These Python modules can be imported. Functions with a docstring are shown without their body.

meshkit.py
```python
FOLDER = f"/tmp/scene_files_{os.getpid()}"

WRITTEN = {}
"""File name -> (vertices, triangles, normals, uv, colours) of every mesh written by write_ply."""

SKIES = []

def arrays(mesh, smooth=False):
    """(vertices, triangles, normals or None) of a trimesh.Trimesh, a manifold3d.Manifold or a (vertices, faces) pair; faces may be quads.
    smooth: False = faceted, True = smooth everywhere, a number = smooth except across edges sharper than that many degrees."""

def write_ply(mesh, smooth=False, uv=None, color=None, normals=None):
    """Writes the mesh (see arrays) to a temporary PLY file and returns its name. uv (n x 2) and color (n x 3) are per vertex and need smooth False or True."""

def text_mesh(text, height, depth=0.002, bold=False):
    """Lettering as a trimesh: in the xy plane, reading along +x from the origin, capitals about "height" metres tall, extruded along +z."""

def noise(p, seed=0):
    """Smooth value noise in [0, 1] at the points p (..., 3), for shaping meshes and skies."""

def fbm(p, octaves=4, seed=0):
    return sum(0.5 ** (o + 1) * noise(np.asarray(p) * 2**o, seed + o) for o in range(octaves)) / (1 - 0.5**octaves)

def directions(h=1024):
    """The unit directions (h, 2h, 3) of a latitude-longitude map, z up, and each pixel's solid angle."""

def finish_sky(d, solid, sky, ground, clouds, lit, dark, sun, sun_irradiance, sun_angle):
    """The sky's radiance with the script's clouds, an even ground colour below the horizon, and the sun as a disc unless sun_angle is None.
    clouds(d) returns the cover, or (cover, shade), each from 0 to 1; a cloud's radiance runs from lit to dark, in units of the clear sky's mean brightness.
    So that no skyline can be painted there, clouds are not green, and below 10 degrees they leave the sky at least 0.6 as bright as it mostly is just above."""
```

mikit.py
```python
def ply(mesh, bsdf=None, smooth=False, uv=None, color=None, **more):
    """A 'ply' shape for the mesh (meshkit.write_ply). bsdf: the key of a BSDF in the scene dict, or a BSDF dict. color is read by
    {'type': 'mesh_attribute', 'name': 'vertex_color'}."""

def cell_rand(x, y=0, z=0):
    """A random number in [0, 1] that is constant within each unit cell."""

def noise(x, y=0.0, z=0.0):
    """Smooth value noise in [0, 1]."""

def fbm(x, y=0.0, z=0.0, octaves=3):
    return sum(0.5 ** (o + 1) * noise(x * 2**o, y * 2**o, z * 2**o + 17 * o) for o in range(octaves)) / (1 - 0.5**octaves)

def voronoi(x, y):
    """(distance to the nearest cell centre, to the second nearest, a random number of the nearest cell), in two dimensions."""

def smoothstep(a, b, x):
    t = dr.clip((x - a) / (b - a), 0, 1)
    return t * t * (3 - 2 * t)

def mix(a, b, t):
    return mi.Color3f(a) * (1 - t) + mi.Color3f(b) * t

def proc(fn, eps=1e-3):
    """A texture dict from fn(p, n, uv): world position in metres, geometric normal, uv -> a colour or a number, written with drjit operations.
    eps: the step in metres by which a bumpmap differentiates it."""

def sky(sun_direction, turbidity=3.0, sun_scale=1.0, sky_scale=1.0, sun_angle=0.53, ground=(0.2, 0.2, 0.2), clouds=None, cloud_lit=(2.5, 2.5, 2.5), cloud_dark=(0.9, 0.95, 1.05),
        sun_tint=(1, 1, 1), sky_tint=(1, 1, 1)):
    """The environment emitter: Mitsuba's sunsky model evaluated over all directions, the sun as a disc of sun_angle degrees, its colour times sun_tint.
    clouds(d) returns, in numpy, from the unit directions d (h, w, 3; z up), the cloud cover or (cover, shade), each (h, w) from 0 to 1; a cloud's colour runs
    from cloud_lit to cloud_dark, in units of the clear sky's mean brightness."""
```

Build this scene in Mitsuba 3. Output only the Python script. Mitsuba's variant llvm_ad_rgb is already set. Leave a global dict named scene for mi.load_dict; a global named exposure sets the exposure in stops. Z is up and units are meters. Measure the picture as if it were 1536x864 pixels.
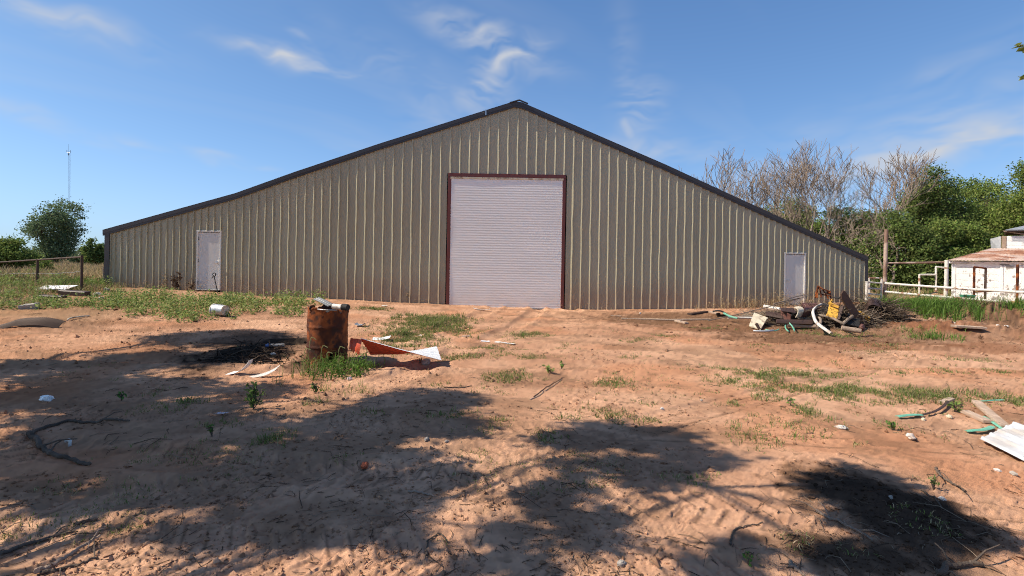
import math, random
import numpy as np
import trimesh
import mitsuba as mi
import drjit as dr
import mikit
import meshkit
from shapely.geometry import Polygon, LineString

T = mi.ScalarTransform4f
scene, labels = {}, {}
# ------------------------------------------------------------------ camera, sky, exposure
CAM_H, FPX, PX0, PY0, ROLL = 1.55, 730.0, 768.0, 393.0, math.radians(1.0)
CR, SR = math.cos(ROLL), math.sin(ROLL)
scene['camera'] = {'type': 'perspective', 'fov': math.degrees(2 * math.atan(768 / FPX)), 'fov_axis': 'x',
                   'near_clip': 0.05, 'far_clip': 6000.0,
                   'principal_point_offset_x': 0.0, 'principal_point_offset_y': (432 - PY0) / 864.0,
                   'to_world': T().look_at(origin=[0, 0, CAM_H], target=[0, 1, CAM_H], up=[-SR, 0, CR])}
SUN_EL, SUN_AZ = math.radians(45.0), math.radians(4.5)      # from the left, a little in front of the barn wall
SUN = np.array([-math.cos(SUN_EL) * math.cos(SUN_AZ), -math.cos(SUN_EL) * math.sin(SUN_AZ), math.sin(SUN_EL)])


def clouds(d):
    az = np.arctan2(d[..., 0], d[..., 1])
    el = np.arcsin(np.clip(d[..., 2], -1, 1))
    z = np.maximum(d[..., 2], 0.06)
    q = np.stack([d[..., 0] / (z + 0.12), d[..., 1] / (z + 0.12), z * 0 + 3.1], -1)
    warp = meshkit.fbm(q * 0.8, 3, seed=5)[..., None] - 0.5
    w = q + warp * np.array([1.6, 1.1, 0.0])
    # fibres of cirrus drawn out along one direction
    c, s = math.cos(0.75), math.sin(0.75)
    f = np.stack([(w[..., 0] * c + w[..., 1] * s) * 0.9, (-w[..., 0] * s + w[..., 1] * c) * 4.2, w[..., 2]], -1)
    fib = meshkit.fbm(f, 4, seed=11)
    big = meshkit.fbm(q * 0.55 + 7.3, 2, seed=21)
    cover = np.clip((fib - 0.50) * 2.2, 0, 1) * np.clip((big - 0.46) * 4.0, 0, 1) * 0.30
    # single wisps: azimuth, elevation, half lengths, tilt, strength (degrees)
    wob = (meshkit.fbm(np.stack([az * 9, el * 14, az * 0], -1), 3, seed=3) - 0.5) * 0.05
    tex = meshkit.fbm(np.stack([az * 16 + el * 9, el * 60 + wob * 90 - az * 6, az * 0], -1), 4, seed=9)
    tex = np.clip((tex - 0.20) * 1.9, 0, 1)
    for a, e, ra, re, tilt, k in ((-24.5, 20.6, 5.0, .85, -.10, 1.0), (-23.2, 22.4, 1.6, .5, -.5, .5), (-3.2, 24.3, 6.2, 1.5, -.36, .9), (-0.9, 22.8, 3.8, 1.4, .42, .9), (-3.4, 20.6, 3.4, 1.7, .8, .7), (-4.2, 18.2, 3.4, 2.6, .9, .75), (-5, 16.6, 4, 2.4, .3, .45), (-9, 17, 4, 4, .5, .25),
                                  (14.6, 17.4, 2.4, 3.0, -.6, .6), (13.0, 20.6, 1.3, 5.6, .12, .28), (14.5, 12.6, 6.5, 1.8, -.15, .55), (21, 11.8, 6.0, 1.5, .1, .30), (13.2, 15.0, .7, 1.2, .5, .5),
                                  (42, 10.6, 11, 1.6, .20, 1.0), (39, 12.4, 9, 1.6, .28, .35), (31, 12.6, 4, 2.2, .1, .22), (41, 17, 7, 1.3, .3, .2), (28, 9.6, 5, 1.0, .1, .3),
                                  (-43, 19.6, 6.0, 1.2, -.10, .6), (-44, 11.0, 5.0, .7, -.28, .45), (-37.5, 10.2, 2.0, .35, -.1, .35), (-31, 9.9, 2.6, .5, -.15, .5), (-27, 9.4, 1.2, .25, 0, .4), (-14, 21, 9, 2.5, -.3, .18)):
        u, v = (az - math.radians(a)) * np.cos(el), (el - math.radians(e))
        cu, su = math.cos(tilt), math.sin(tilt)
        uu, vv = (u * cu + v * su) / math.radians(ra), (-u * su + v * cu + wob) / math.radians(re)
        cover = np.maximum(cover, np.exp(-(uu ** 2 + vv ** 2)) * k * tex)
    haze = np.clip(1 - el / math.radians(13), 0, 1) ** 2 * 0.20
    return np.clip(np.maximum(cover, haze), 0, 1)


scene['sky'] = mikit.sky(SUN, turbidity=2.6, sun_scale=1.34, sun_tint=(.91, .985, 1.10), clouds=clouds, cloud_lit=(1.75, 1.82, 1.95), cloud_dark=(1.2, 1.3, 1.5), sky_scale=1.13, sky_tint=(0.77, 0.955, 1.12), ground=(0.30, 0.2, 0.14))
exposure = 1.86

# ------------------------------------------------------------------ helpers
RNG = np.random.default_rng(20)


def S(a, b, x):
    t = np.clip((np.asarray(x, float) - a) / (b - a), 0, 1)
    return t * t * (3 - 2 * t)


def ray(px, py):
    u, v = (px - PX0) / FPX, (PY0 - py) / FPX
    return np.array([u * CR - v * SR, 1.0, u * SR + v * CR])


def P(px, py, y):                                  # point at depth y
    d = ray(px, py)
    return np.array([0, 0, CAM_H]) + d * y


WALL_Y = 17.2
_base_px = [(-200, 415), (60, 424), (163, 430.5), (228, 433), (312, 437), (410, 445), (560, 451.5), (670, 457), (845, 462.5), (955, 464), (1080, 462), (1190, 457), (1297, 452), (1420, 452), (1700, 452)]
_bp = np.array([P(x, y, WALL_Y) for x, y in _base_px])


def zb(x):
    return np.interp(x, _bp[:, 0], _bp[:, 2])


MOUNDS = []                                        # (x, y, rx, ry, h, rough)


def Hm(x, y):
    """The lie of the land without clods and ruts."""
    x, y = np.asarray(x, float), np.asarray(y, float)
    k = S(8.0, 17.0, y) * (1 - S(18, 60, y) * 0.15)
    return zb(np.clip(x, -15, 15)) * k


def G0(px, py):                                    # pixel -> point of the ground
    d, y = ray(px, py), 8.0
    for _ in range(40):
        y = 0.5 * y + 0.5 * (Hm(d[0] * y, y) - CAM_H) / d[2]
    return np.array([d[0] * y, y, float(Hm(d[0] * y, y))])


def mound(px, py, wpx, dm, h, rough=0.3):
    c = G0(px, py)
    MOUNDS.append((c[0], c[1], wpx / 2 * c[1] / FPX, dm, h, rough))


mound(385, 533, 150, .75, .13, .5)      # burnt heap left of the barrel
mound(470, 530, 90, .6, .07, .4)
mound(1385, 494, 130, .6, .12, .6)      # red spoil
mound(1455, 480, 110, .8, .30, .9)      # brown spoil by the shed
mound(1520, 486, 100, .8, .26, .9)
mound(1465, 497, 160, .5, .14, .9)
mound(1400, 452, 70, .7, .30, .4)
mound(1260, 486, 170, 1.0, .22, .4)
mound(1325, 478, 90, .8, .30, .4)
mound(210, 436, 130, .35, .14, .5)      # soil along the wall
mound(110, 466, 60, .25, .07, .5)
mound(62, 492, 110, .3, .07, .6)
mound(105, 487, 70, .25, .08, .5)
mound(60, 545, 120, .18, .05, .4)
mound(1330, 772, 190, .45, .06, .5)
mound(980, 471, 230, .5, .06, .4)


def n2(x, y, f, seed=0, oct=3):
    return meshkit.fbm(np.stack([x * f, y * f, x * 0 + seed * 1.37], -1), oct, seed)


TRACKS = [((-4.6, 2.55), (-1.5, 2.75), (1.3, 2.35), (3.0, 2.1)), ((-5.5, 4.1), (-2.2, 3.75), (0.6, 3.2), (2.2, 3.0)), ((-3.2, 3.0), (-1.2, 3.35), (0.2, 3.9), (1.2, 4.6)),
          ((-6.5, 5.2), (-3.6, 4.7), (-1.6, 4.5), (.4, 4.4))]


def track_uv(x, y, pts):
    pts = np.array(pts, float)
    t = np.linspace(0, 1, 24)[:, None]
    b = (1 - t) ** 3 * pts[0] + 3 * t * (1 - t) ** 2 * pts[1] + 3 * t * t * (1 - t) * pts[2] + t ** 3 * pts[3]
    best, along, acc = np.full(x.shape, 9.0), np.zeros(x.shape), 0.0
    sd = np.full(x.shape, 9.0)
    for p, q in zip(b[:-1], b[1:]):
        e = q - p
        L = np.hypot(*e)
        e = e / L
        s = np.clip((x - p[0]) * e[0] + (y - p[1]) * e[1], 0, L)
        dx, dy = x - p[0] - s * e[0], y - p[1] - s * e[1]
        d = np.hypot(dx, dy)
        m = d < best
        best[m], along[m] = d[m], acc + s[m]
        sd[m] = (dx * -e[1] + dy * e[0])[m]
        acc += L
    return along, sd


RUTS = [((-3.2, 6.5), (-1.8, 10), (-.9, 13), (-.6, 16.8)), ((-1.6, 6.2), (-.4, 10), (.6, 13), (.9, 16.8)), ((9.5, 9.2), (4, 9.6), (1.5, 12), (1.0, 16.5)), ((11, 11.0), (5, 11.2), (2.8, 13), (2.2, 16.5)),
        ((-9, 7.2), (-4, 7.0), (3, 7.6), (11, 8.0)), ((-8, 8.9), (-3, 8.7), (3, 9.0), (12, 9.6))]


def height(x, y):
    shape = np.shape(x)
    x, y = np.atleast_1d(np.asarray(x, float)).ravel(), np.atleast_1d(np.asarray(y, float)).ravel()
    z = np.array(Hm(x, y))
    near = (np.abs(y) < 60) & (np.abs(x) < 70)
    xn, yn = x[near], y[near]
    fade = 1 - S(30, 60, np.hypot(xn, yn))
    dz = (n2(xn, yn, .45, 1) - .5) * .16 * S(2.0, 6.0, yn) + (n2(xn, yn, 2.1, 2) - .5) * .022
    mid = n2(xn, yn, 5.5, 3, 3)
    dz += (mid - .5) * .006
    rid = 1 - np.abs(2 * n2(xn + .15 * mid, yn * 1.25, 11.0, 4, 3) - 1)
    patch = S(.38, .62, n2(xn, yn, .9, 6, 2))
    dz += -np.clip(rid - .88, 0, 1) * .075 * (.35 + .65 * patch)              # cracks, hoof and boot marks
    clod = n2(xn, yn, 17.0, 5, 2)
    cl = np.clip(clod - .60, 0, 1) * .08 * S(.45, .65, n2(xn, yn, 1.3, 8, 2))
    dz += (meshkit.noise(np.stack([xn * 42, yn * 42, xn * 0], -1)) - .5) * .0045 + (meshkit.noise(np.stack([xn * 95, yn * 95, xn * 0], -1)) - .5) * .0030 * (1 - S(3, 7, yn))
    dz += cl
    close = (yn < 7.5) & (yn > 1)
    xc, yc = xn[close], yn[close]
    for i, t in enumerate(TRACKS):
        s, d = track_uv(xc, yc, t)
        inside = S(.27, .20, np.abs(d)) * S(.0, .4, s)
        brk = .45 + .9 * S(.32, .6, n2(xc, yc, 1.6, 30 + i, 2))
        ph = (s + .55 * np.abs(d) + .05 * (n2(xc, yc, 3, 40 + i, 2) - .5)) / .135
        lug = np.exp(-((((ph + (d > 0) * .5) % 1) - .5) / .13) ** 2)
        dz[close] += inside * brk * (-.007 + .009 * lug) + S(.20, .27, np.abs(d)) * S(.40, .29, np.abs(d)) * .010 * brk
    for i, t in enumerate(RUTS):
        s, d = track_uv(xn, yn, t)
        q = S(.28, .12, np.abs(d)) * S(0, .5, s) * S(.28, .5, n2(xn, yn, .8, 60 + i, 2))
        dz += -.035 * q + .02 * S(.2, .3, np.abs(d)) * S(.5, .35, np.abs(d)) * S(.3, .5, n2(xn, yn, 1.2, 70 + i, 2))
    for (mx, my, rx, ry, h, rough) in MOUNDS:
        r2 = ((xn - mx) / rx) ** 2 + ((yn - my) / ry) ** 2
        m = r2 < 6
        if m.any():
            g = np.exp(-r2[m] * 1.2)
            dz[m] += h * g * (1 + rough * 2 * (n2(xn[m], yn[m], 4.0, 9, 3) - .5)) + g * rough * .12 * (n2(xn[m], yn[m], 10.0, 10, 2) - .5)
    z[near] += dz * fade
    return z.reshape(shape) if shape else float(z[0])


def GP(px, py):                                    # pixel -> point on the finished ground
    c = G0(px, py)
    d, y = ray(px, py), c[1]
    for _ in range(6):
        y = .5 * y + .5 * (height(d[0] * y, y) - CAM_H) / d[2]
        if not (0.5 < y < 80):
            y = c[1]
            break
    return np.array([d[0] * y, y, height(d[0] * y, y)])


used = {}


def numbered(name):
    if name not in used:
        used[name] = 0
        return name
    used[name] += 1
    return f'{name}_{used[name]:03d}'


def put(name, mesh, mat, parent=None, smooth=False, color=None, label=None, cat=None, group=None, kind=None, **kw):
    key = numbered((parent + '__' if parent else '') + name)
    scene[key] = mikit.ply(mesh, mat, smooth=smooth, color=color, **kw)
    tag(key, label, cat, group, kind)
    return key


def tag(key, label=None, cat=None, group=None, kind=None):
    d = {k: v for k, v in (('label', label), ('category', cat), ('group', group), ('kind', kind)) if v}
    if d:
        labels[key] = {**labels.get(key, {}), **d}


def thing(name, label, cat, group=None):
    key = numbered(name)
    tag(key, label, cat, group)
    return key


cat_ = trimesh.util.concatenate


def rotm(rx=0, ry=0, rz=0):
    return trimesh.transformations.euler_matrix(math.radians(rx), math.radians(ry), math.radians(rz), 'sxyz')


def box(sx, sy, sz, loc=(0, 0, 0), rot=(0, 0, 0), bev=0.0):
    if bev > 0:
        x, y, z, b = sx / 2, sy / 2, sz / 2, bev
        pts = [(i * (x - b * (a != 0)), j * (y - b * (a != 1)), k * (z - b * (a != 2))) for a in range(3) for i in (-1, 1) for j in (-1, 1) for k in (-1, 1)]
        m = trimesh.convex.convex_hull(np.array(pts))
    else:
        m = trimesh.creation.box((sx, sy, sz))
    M = rotm(*rot)
    M[:3, 3] = loc
    m.apply_transform(M)
    return m


def tube(path, rad, n=8, caps=True):
    p = np.array(path, float)
    r = np.broadcast_to(np.asarray(rad, float), len(p))
    t = np.gradient(p, axis=0)
    t /= np.linalg.norm(t, axis=1, keepdims=True) + 1e-12
    up = np.array([0, 0, 1.0]) if abs(t[0, 2]) < .9 else np.array([1.0, 0, 0])
    a = np.cross(up, t[0]); a /= np.linalg.norm(a)
    V = []
    ang = np.arange(n) * 2 * math.pi / n
    for i in range(len(p)):
        a = a - t[i] * (a @ t[i]); a /= np.linalg.norm(a)
        b = np.cross(t[i], a)
        V.append(p[i] + r[i] * (np.cos(ang)[:, None] * a + np.sin(ang)[:, None] * b))
    V = np.vstack(V)
    F = []
    for i in range(len(p) - 1):
        for j in range(n):
            k = (j + 1) % n
            F += [[i * n + j, i * n + k, (i + 1) * n + k], [i * n + j, (i + 1) * n + k, (i + 1) * n + j]]
    if caps:
        c0, c1 = len(V), len(V) + 1
        V = np.vstack([V, p[0], p[-1]])
        for j in range(n):
            k = (j + 1) % n
            F += [[c0, k, j], [c1, (len(p) - 1) * n + j, (len(p) - 1) * n + k]]
    return trimesh.Trimesh(V, F, process=False)


def curve(pts, n=24):
    pts = np.array(pts, float)
    if len(pts) == 2:
        return pts[0] + (pts[1] - pts[0]) * np.linspace(0, 1, n)[:, None]
    d = np.r_[0, np.cumsum(np.linalg.norm(np.diff(pts, axis=0), axis=1))]
    from scipy.interpolate import PchipInterpolator
    return np.stack([PchipInterpolator(d, pts[:, k])(np.linspace(0, d[-1], n)) for k in range(3)], 1)


def sheet(grid, th):
    """A closed sheet of thickness th from a grid of points (n, m, 3)."""
    g = np.asarray(grid, float)
    n, m = g.shape[:2]
    du, dv = np.gradient(g, axis=0), np.gradient(g, axis=1)
    nn = np.cross(du, dv)
    nn /= np.linalg.norm(nn, axis=-1, keepdims=True) + 1e-12
    V = np.vstack([(g + nn * th / 2).reshape(-1, 3), (g - nn * th / 2).reshape(-1, 3)])
    i, j = np.meshgrid(np.arange(n - 1), np.arange(m - 1), indexing='ij')
    a, b, c, d = (i * m + j).ravel(), ((i + 1) * m + j).ravel(), ((i + 1) * m + j + 1).ravel(), (i * m + j + 1).ravel()
    o = n * m
    F = [np.stack([a, b, c], 1), np.stack([a, c, d], 1), np.stack([a + o, c + o, b + o], 1), np.stack([a + o, d + o, c + o], 1)]
    edge = np.r_[np.arange(m), np.arange(1, n) * m + m - 1, (n - 1) * m + np.arange(m - 2, -1, -1), np.arange(n - 2, 0, -1) * m]
    e2 = np.roll(edge, -1)
    F += [np.stack([edge, e2 + o, e2], 1)[:, ::-1][:, [0, 2, 1]], np.stack([edge, edge + o, e2 + o], 1)]
    return trimesh.Trimesh(V, np.vstack(F), process=False)


def segs_mesh(segs, n):
    """Tapered prisms for segments (p0, p1, r0, r1)."""
    a = np.array([s[0] for s in segs]); b = np.array([s[1] for s in segs])
    r0 = np.array([s[2] for s in segs]); r1 = np.array([s[3] for s in segs])
    t = b - a
    t /= np.linalg.norm(t, axis=1, keepdims=True) + 1e-9
    up = np.where(np.abs(t[:, 2:]) < .9, [[0, 0, 1.0]], [[1.0, 0, 0]])
    u = np.cross(up, t); u /= np.linalg.norm(u, axis=1, keepdims=True)
    w = np.cross(t, u)
    ang = np.arange(n) * 2 * math.pi / n
    ring = np.cos(ang)[None, :, None] * u[:, None] + np.sin(ang)[None, :, None] * w[:, None]
    V = np.concatenate([a[:, None] + ring * r0[:, None, None], b[:, None] + ring * r1[:, None, None]], 1)
    j = np.arange(n); k = (j + 1) % n
    f = np.vstack([np.stack([j, k, k + n], 1), np.stack([j, k + n, j + n], 1)])
    F = (f[None] + (np.arange(len(a)) * 2 * n)[:, None, None]).reshape(-1, 3)
    return V.reshape(-1, 3), F


def rand_unit(rng, n):
    v = rng.normal(size=(n, 3))
    return v / np.linalg.norm(v, axis=1, keepdims=True)


def leaf_quads(rng, c, size, aspect=.55, up=.5, pal=((.07, .11, .03),), jit=.25, droop=None):
    """Rhombic leaves at centres c. Returns V, F, C."""
    n = len(c)
    nrm = rand_unit(rng, n) + np.array([0, 0, up])
    nrm /= np.linalg.norm(nrm, axis=1, keepdims=True)
    t = np.cross(nrm, rand_unit(rng, n)); t /= np.linalg.norm(t, axis=1, keepdims=True) + 1e-9
    b = np.cross(nrm, t)
    s = (size * rng.uniform(.6, 1.3, n))[:, None]
    V = np.stack([c - t * s, c + b * s * aspect - nrm * s * .15, c + t * s, c - b * s * aspect - nrm * s * .15], 1).reshape(-1, 3)
    o = (np.arange(n) * 4)[:, None]
    F = np.vstack([o + [0, 1, 2], o + [0, 2, 3]])
    pal = np.array(pal)
    col = pal[rng.integers(0, len(pal), n)] * rng.uniform(1 - jit, 1 + jit, (n, 1)) * (1 + rng.normal(0, .06, (n, 3)))
    return V, F, np.repeat(np.clip(col, .005, .9), 4, axis=0)


def blades(rng, base, h, w, lean=.5, pal=((.1, .14, .04),), jit=.25, bend=.5):
    """Grass blades, two segments each (3 triangles)."""
    n = len(base)
    h = np.broadcast_to(h, n) * rng.uniform(.55, 1.25, n)
    az = rng.uniform(0, 2 * math.pi, n)
    ln = np.abs(rng.normal(0, lean, n))
    d = np.stack([np.cos(az), np.sin(az), 0 * az], 1)
    side = np.stack([-np.sin(az), np.cos(az), 0 * az], 1)
    roll = rng.uniform(-1.2, 1.2, n)[:, None]
    side = side * np.cos(roll) + d * np.sin(roll)
    up = np.array([0, 0, 1.0])
    a0 = np.minimum(ln, 1.3)[:, None]
    m = base + (up * np.cos(a0) + d * np.sin(a0)) * (h * .55)[:, None]
    a1 = np.minimum(a0 + bend * rng.uniform(.3, 1.6, (n, 1)), 1.9)
    tip = m + (up * np.cos(a1) + d * np.sin(a1)) * (h * .5)[:, None]
    ww = (np.broadcast_to(w, n) * rng.uniform(.7, 1.3, n))[:, None] / 2
    V = np.stack([base - side * ww, base + side * ww, m - side * ww * .75, m + side * ww * .75, tip], 1).reshape(-1, 3)
    o = (np.arange(n) * 5)[:, None]
    F = np.vstack([o + [0, 1, 3], o + [0, 3, 2], o + [2, 3, 4]])
    pal = np.array(pal)
    col = pal[rng.integers(0, len(pal), n)] * rng.uniform(1 - jit, 1 + jit, (n, 1)) * (1 + rng.normal(0, .05, (n, 3)))
    return V, F, np.repeat(np.clip(col, .005, .9), 5, axis=0)


def join(parts):
    V, F, C, o = [], [], [], 0
    for v, f, c in parts:
        V.append(v); F.append(f + o); C.append(c)
        o += len(v)
    return np.vstack(V), np.vstack(F), np.vstack(C)


# ------------------------------------------------------------------ materials
VC = {'type': 'mesh_attribute', 'name': 'vertex_color'}


def rgb(*c):
    return {'type': 'rgb', 'value': list(c)}


def prin(name, base, rough=.6, metallic=0.0, spec=.5, **kw):
    scene[name] = {'type': 'twosided', 'bsdf': {'type': 'principled', 'base_color': base if isinstance(base, dict) else rgb(*base), 'roughness': rough, 'metallic': metallic, 'specular': spec, **kw}}
    return name


scene['m_leaf'] = {'type': 'principledthin', 'base_color': VC, 'roughness': .55, 'diff_trans': .7, 'spec_trans': 0.0}
scene['m_ground'] = {'type': 'twosided', 'bsdf': {'type': 'diffuse', 'reflectance': VC}}
scene['m_twig'] = {'type': 'twosided', 'bsdf': {'type': 'diffuse', 'reflectance': VC}}
fb, sm, mx = mikit.fbm, mikit.smoothstep, mikit.mix


def f_wall(p, n, uv):
    base = mx((.340, .314, .208), (.388, .358, .244), fb(p.x * .7, p.z * .4, 1.0))
    base = base * (.955 + .09 * mikit.cell_rand(p.x / .93, 3.0, 1.0))
    streak = fb(p.x * 9, p.z * .5, 4.0)
    base = base * (.92 + .16 * streak)
    mud = sm(1.15, .05, p.z - .35 * fb(p.x * 1.3, 2.0, 1.0)) * .55 * (.5 + .8 * fb(p.x * 6, p.z * 5, 3.0))
    return mx(base, (.27, .155, .10), dr.clip(mud, 0, 1))


prin('m_wall', mikit.proc(f_wall), rough=.38, spec=.6)
prin('m_trim', (.040, .036, .037), rough=.4)
prin('m_roof', (.05, .048, .05), rough=.4)
prin('m_maroon', (.125, .030, .024), rough=.45)


def f_curtain(p, n, uv):
    d = fb(p.x * 1.2, p.z * 5, 2.0)
    base = mx((.76, .755, .715), (.83, .82, .78), d)
    return mx(base, (.52, .38, .31), sm(.85, .0, p.z) * .30 * (.4 + fb(p.x * 3, p.z * 4, 9.0)))


prin('m_curtain', mikit.proc(f_curtain), rough=.35, spec=.5)


def f_door(p, n, uv):
    base = mx((.60, .585, .535), (.67, .65, .60), fb(p.x * 2, p.z * 1.5, 5.0))
    return mx(base, (.36, .25, .19), sm(.95, .3, p.z) * .35 * (.3 + fb(p.x * 5, p.z * 4, 9.0)))


prin('m_door', mikit.proc(f_door), rough=.5)
prin('m_steel', (.62, .60, .58), rough=.3, metallic=.9)
prin('m_hinge', (.25, .24, .23), rough=.4, metallic=.6)


def f_rust(p, n, uv):
    a = fb(p.x * 7, p.y * 7, p.z * 5)
    b = fb(p.x * 22, p.y * 22, p.z * 16)
    c = mx((.055, .015, .006), (.27, .072, .016), sm(.35, .68, a))
    c = mx(c, (.030, .016, .012), sm(.5, .72, b) * .8)
    c = mx(c, (.30, .15, .05), sm(.62, .8, fb(p.x * 5 + 3, p.y * 5, p.z * 1.5)) * .8)
    return c


scene['m_rust'] = {'type': 'twosided', 'bsdf': {'type': 'bumpmap', 'scale': .003, 'arbitrary': mikit.proc(lambda p, n, uv: fb(p.x * 40, p.y * 40, p.z * 30)),
                   'bsdf': {'type': 'principled', 'base_color': mikit.proc(f_rust), 'roughness': .75, 'specular': .3}}}


def f_rustroof(p, n, uv):
    a = fb(p.x * 1.4 + p.z, p.y * 1.3, p.z * 2)
    b = fb(p.x * 5, p.y * 3, p.z * 5)
    c = mx((.20, .085, .050), (.33, .185, .125), sm(.3, .7, b))
    return mx(c, (.50, .43, .38), sm(.50, .64, a) * .5)


prin('m_rustroof', mikit.proc(f_rustroof), rough=.7, spec=.3)


def f_peel(p, n, uv):
    k = fb(p.x * 2.2, p.y * 2.2, p.z * 1.6, octaves=3)
    k2 = fb(p.x * 13, p.y * 13, p.z * 6)
    flake = sm(.56, .60, .45 * k + .55 * k2) * .85
    wood = mx((.20, .175, .15), (.33, .30, .27), fb(p.x * 20, p.y * 20, p.z * 60))
    return mx((.76, .745, .71), wood, flake)


prin('m_peel', mikit.proc(f_peel), rough=.7, spec=.3)


def f_peel2(p, n, uv):
    k = fb(p.x * 2.2, p.y * 2.2, p.z * 5, octaves=4)
    return mx((.70, .68, .66), (.36, .37, .40), sm(.46, .54, k))


prin('m_peel_grey', mikit.proc(f_peel2), rough=.7, spec=.3)


def f_pipe(p, n, uv):
    k = fb(p.x * 4, p.y * 4, p.z * 5, octaves=4)
    return mx((.62, .58, .52), (.26, .125, .075), sm(.56, .66, k))


prin('m_pipe_white', mikit.proc(f_pipe), rough=.6)


def f_pipe_rust(p, n, uv):
    k = fb(p.x * 4, p.y * 4, p.z * 3, octaves=4)
    return mx((.21, .125, .09), (.42, .31, .25), sm(.45, .65, k))


prin('m_pipe_rust', mikit.proc(f_pipe_rust), rough=.7)
prin('m_pipe_dark', (.085, .056, .043), rough=.75, spec=.2)


def f_wood(p, n, uv):
    g = fb(p.x * 35, p.y * 9, p.z * 35)
    return mx((.22, .155, .115), (.44, .33, .25), g) * (.75 + .5 * fb(p.x * 3, p.y * 3, 1.0))


prin('m_wood', mikit.proc(f_wood), rough=.85, spec=.2)
prin('m_bark_grey', mikit.proc(lambda p, n, uv: mx((.13, .098, .076), (.30, .235, .185), fb(p.x * 9, p.y * 9, p.z * 3))), rough=.9, spec=.1)
prin('m_bark_dark', mikit.proc(lambda p, n, uv: mx((.06, .045, .035), (.15, .115, .09), fb(p.x * 9, p.y * 9, p.z * 3))), rough=.9, spec=.1)


def f_whitemetal(p, n, uv):
    k = fb(p.x * 2.5, p.y * 2.5, p.z * 2)
    return mx((.76, .76, .755), (.52, .40, .31), sm(.55, .85, k) * .7)


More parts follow.
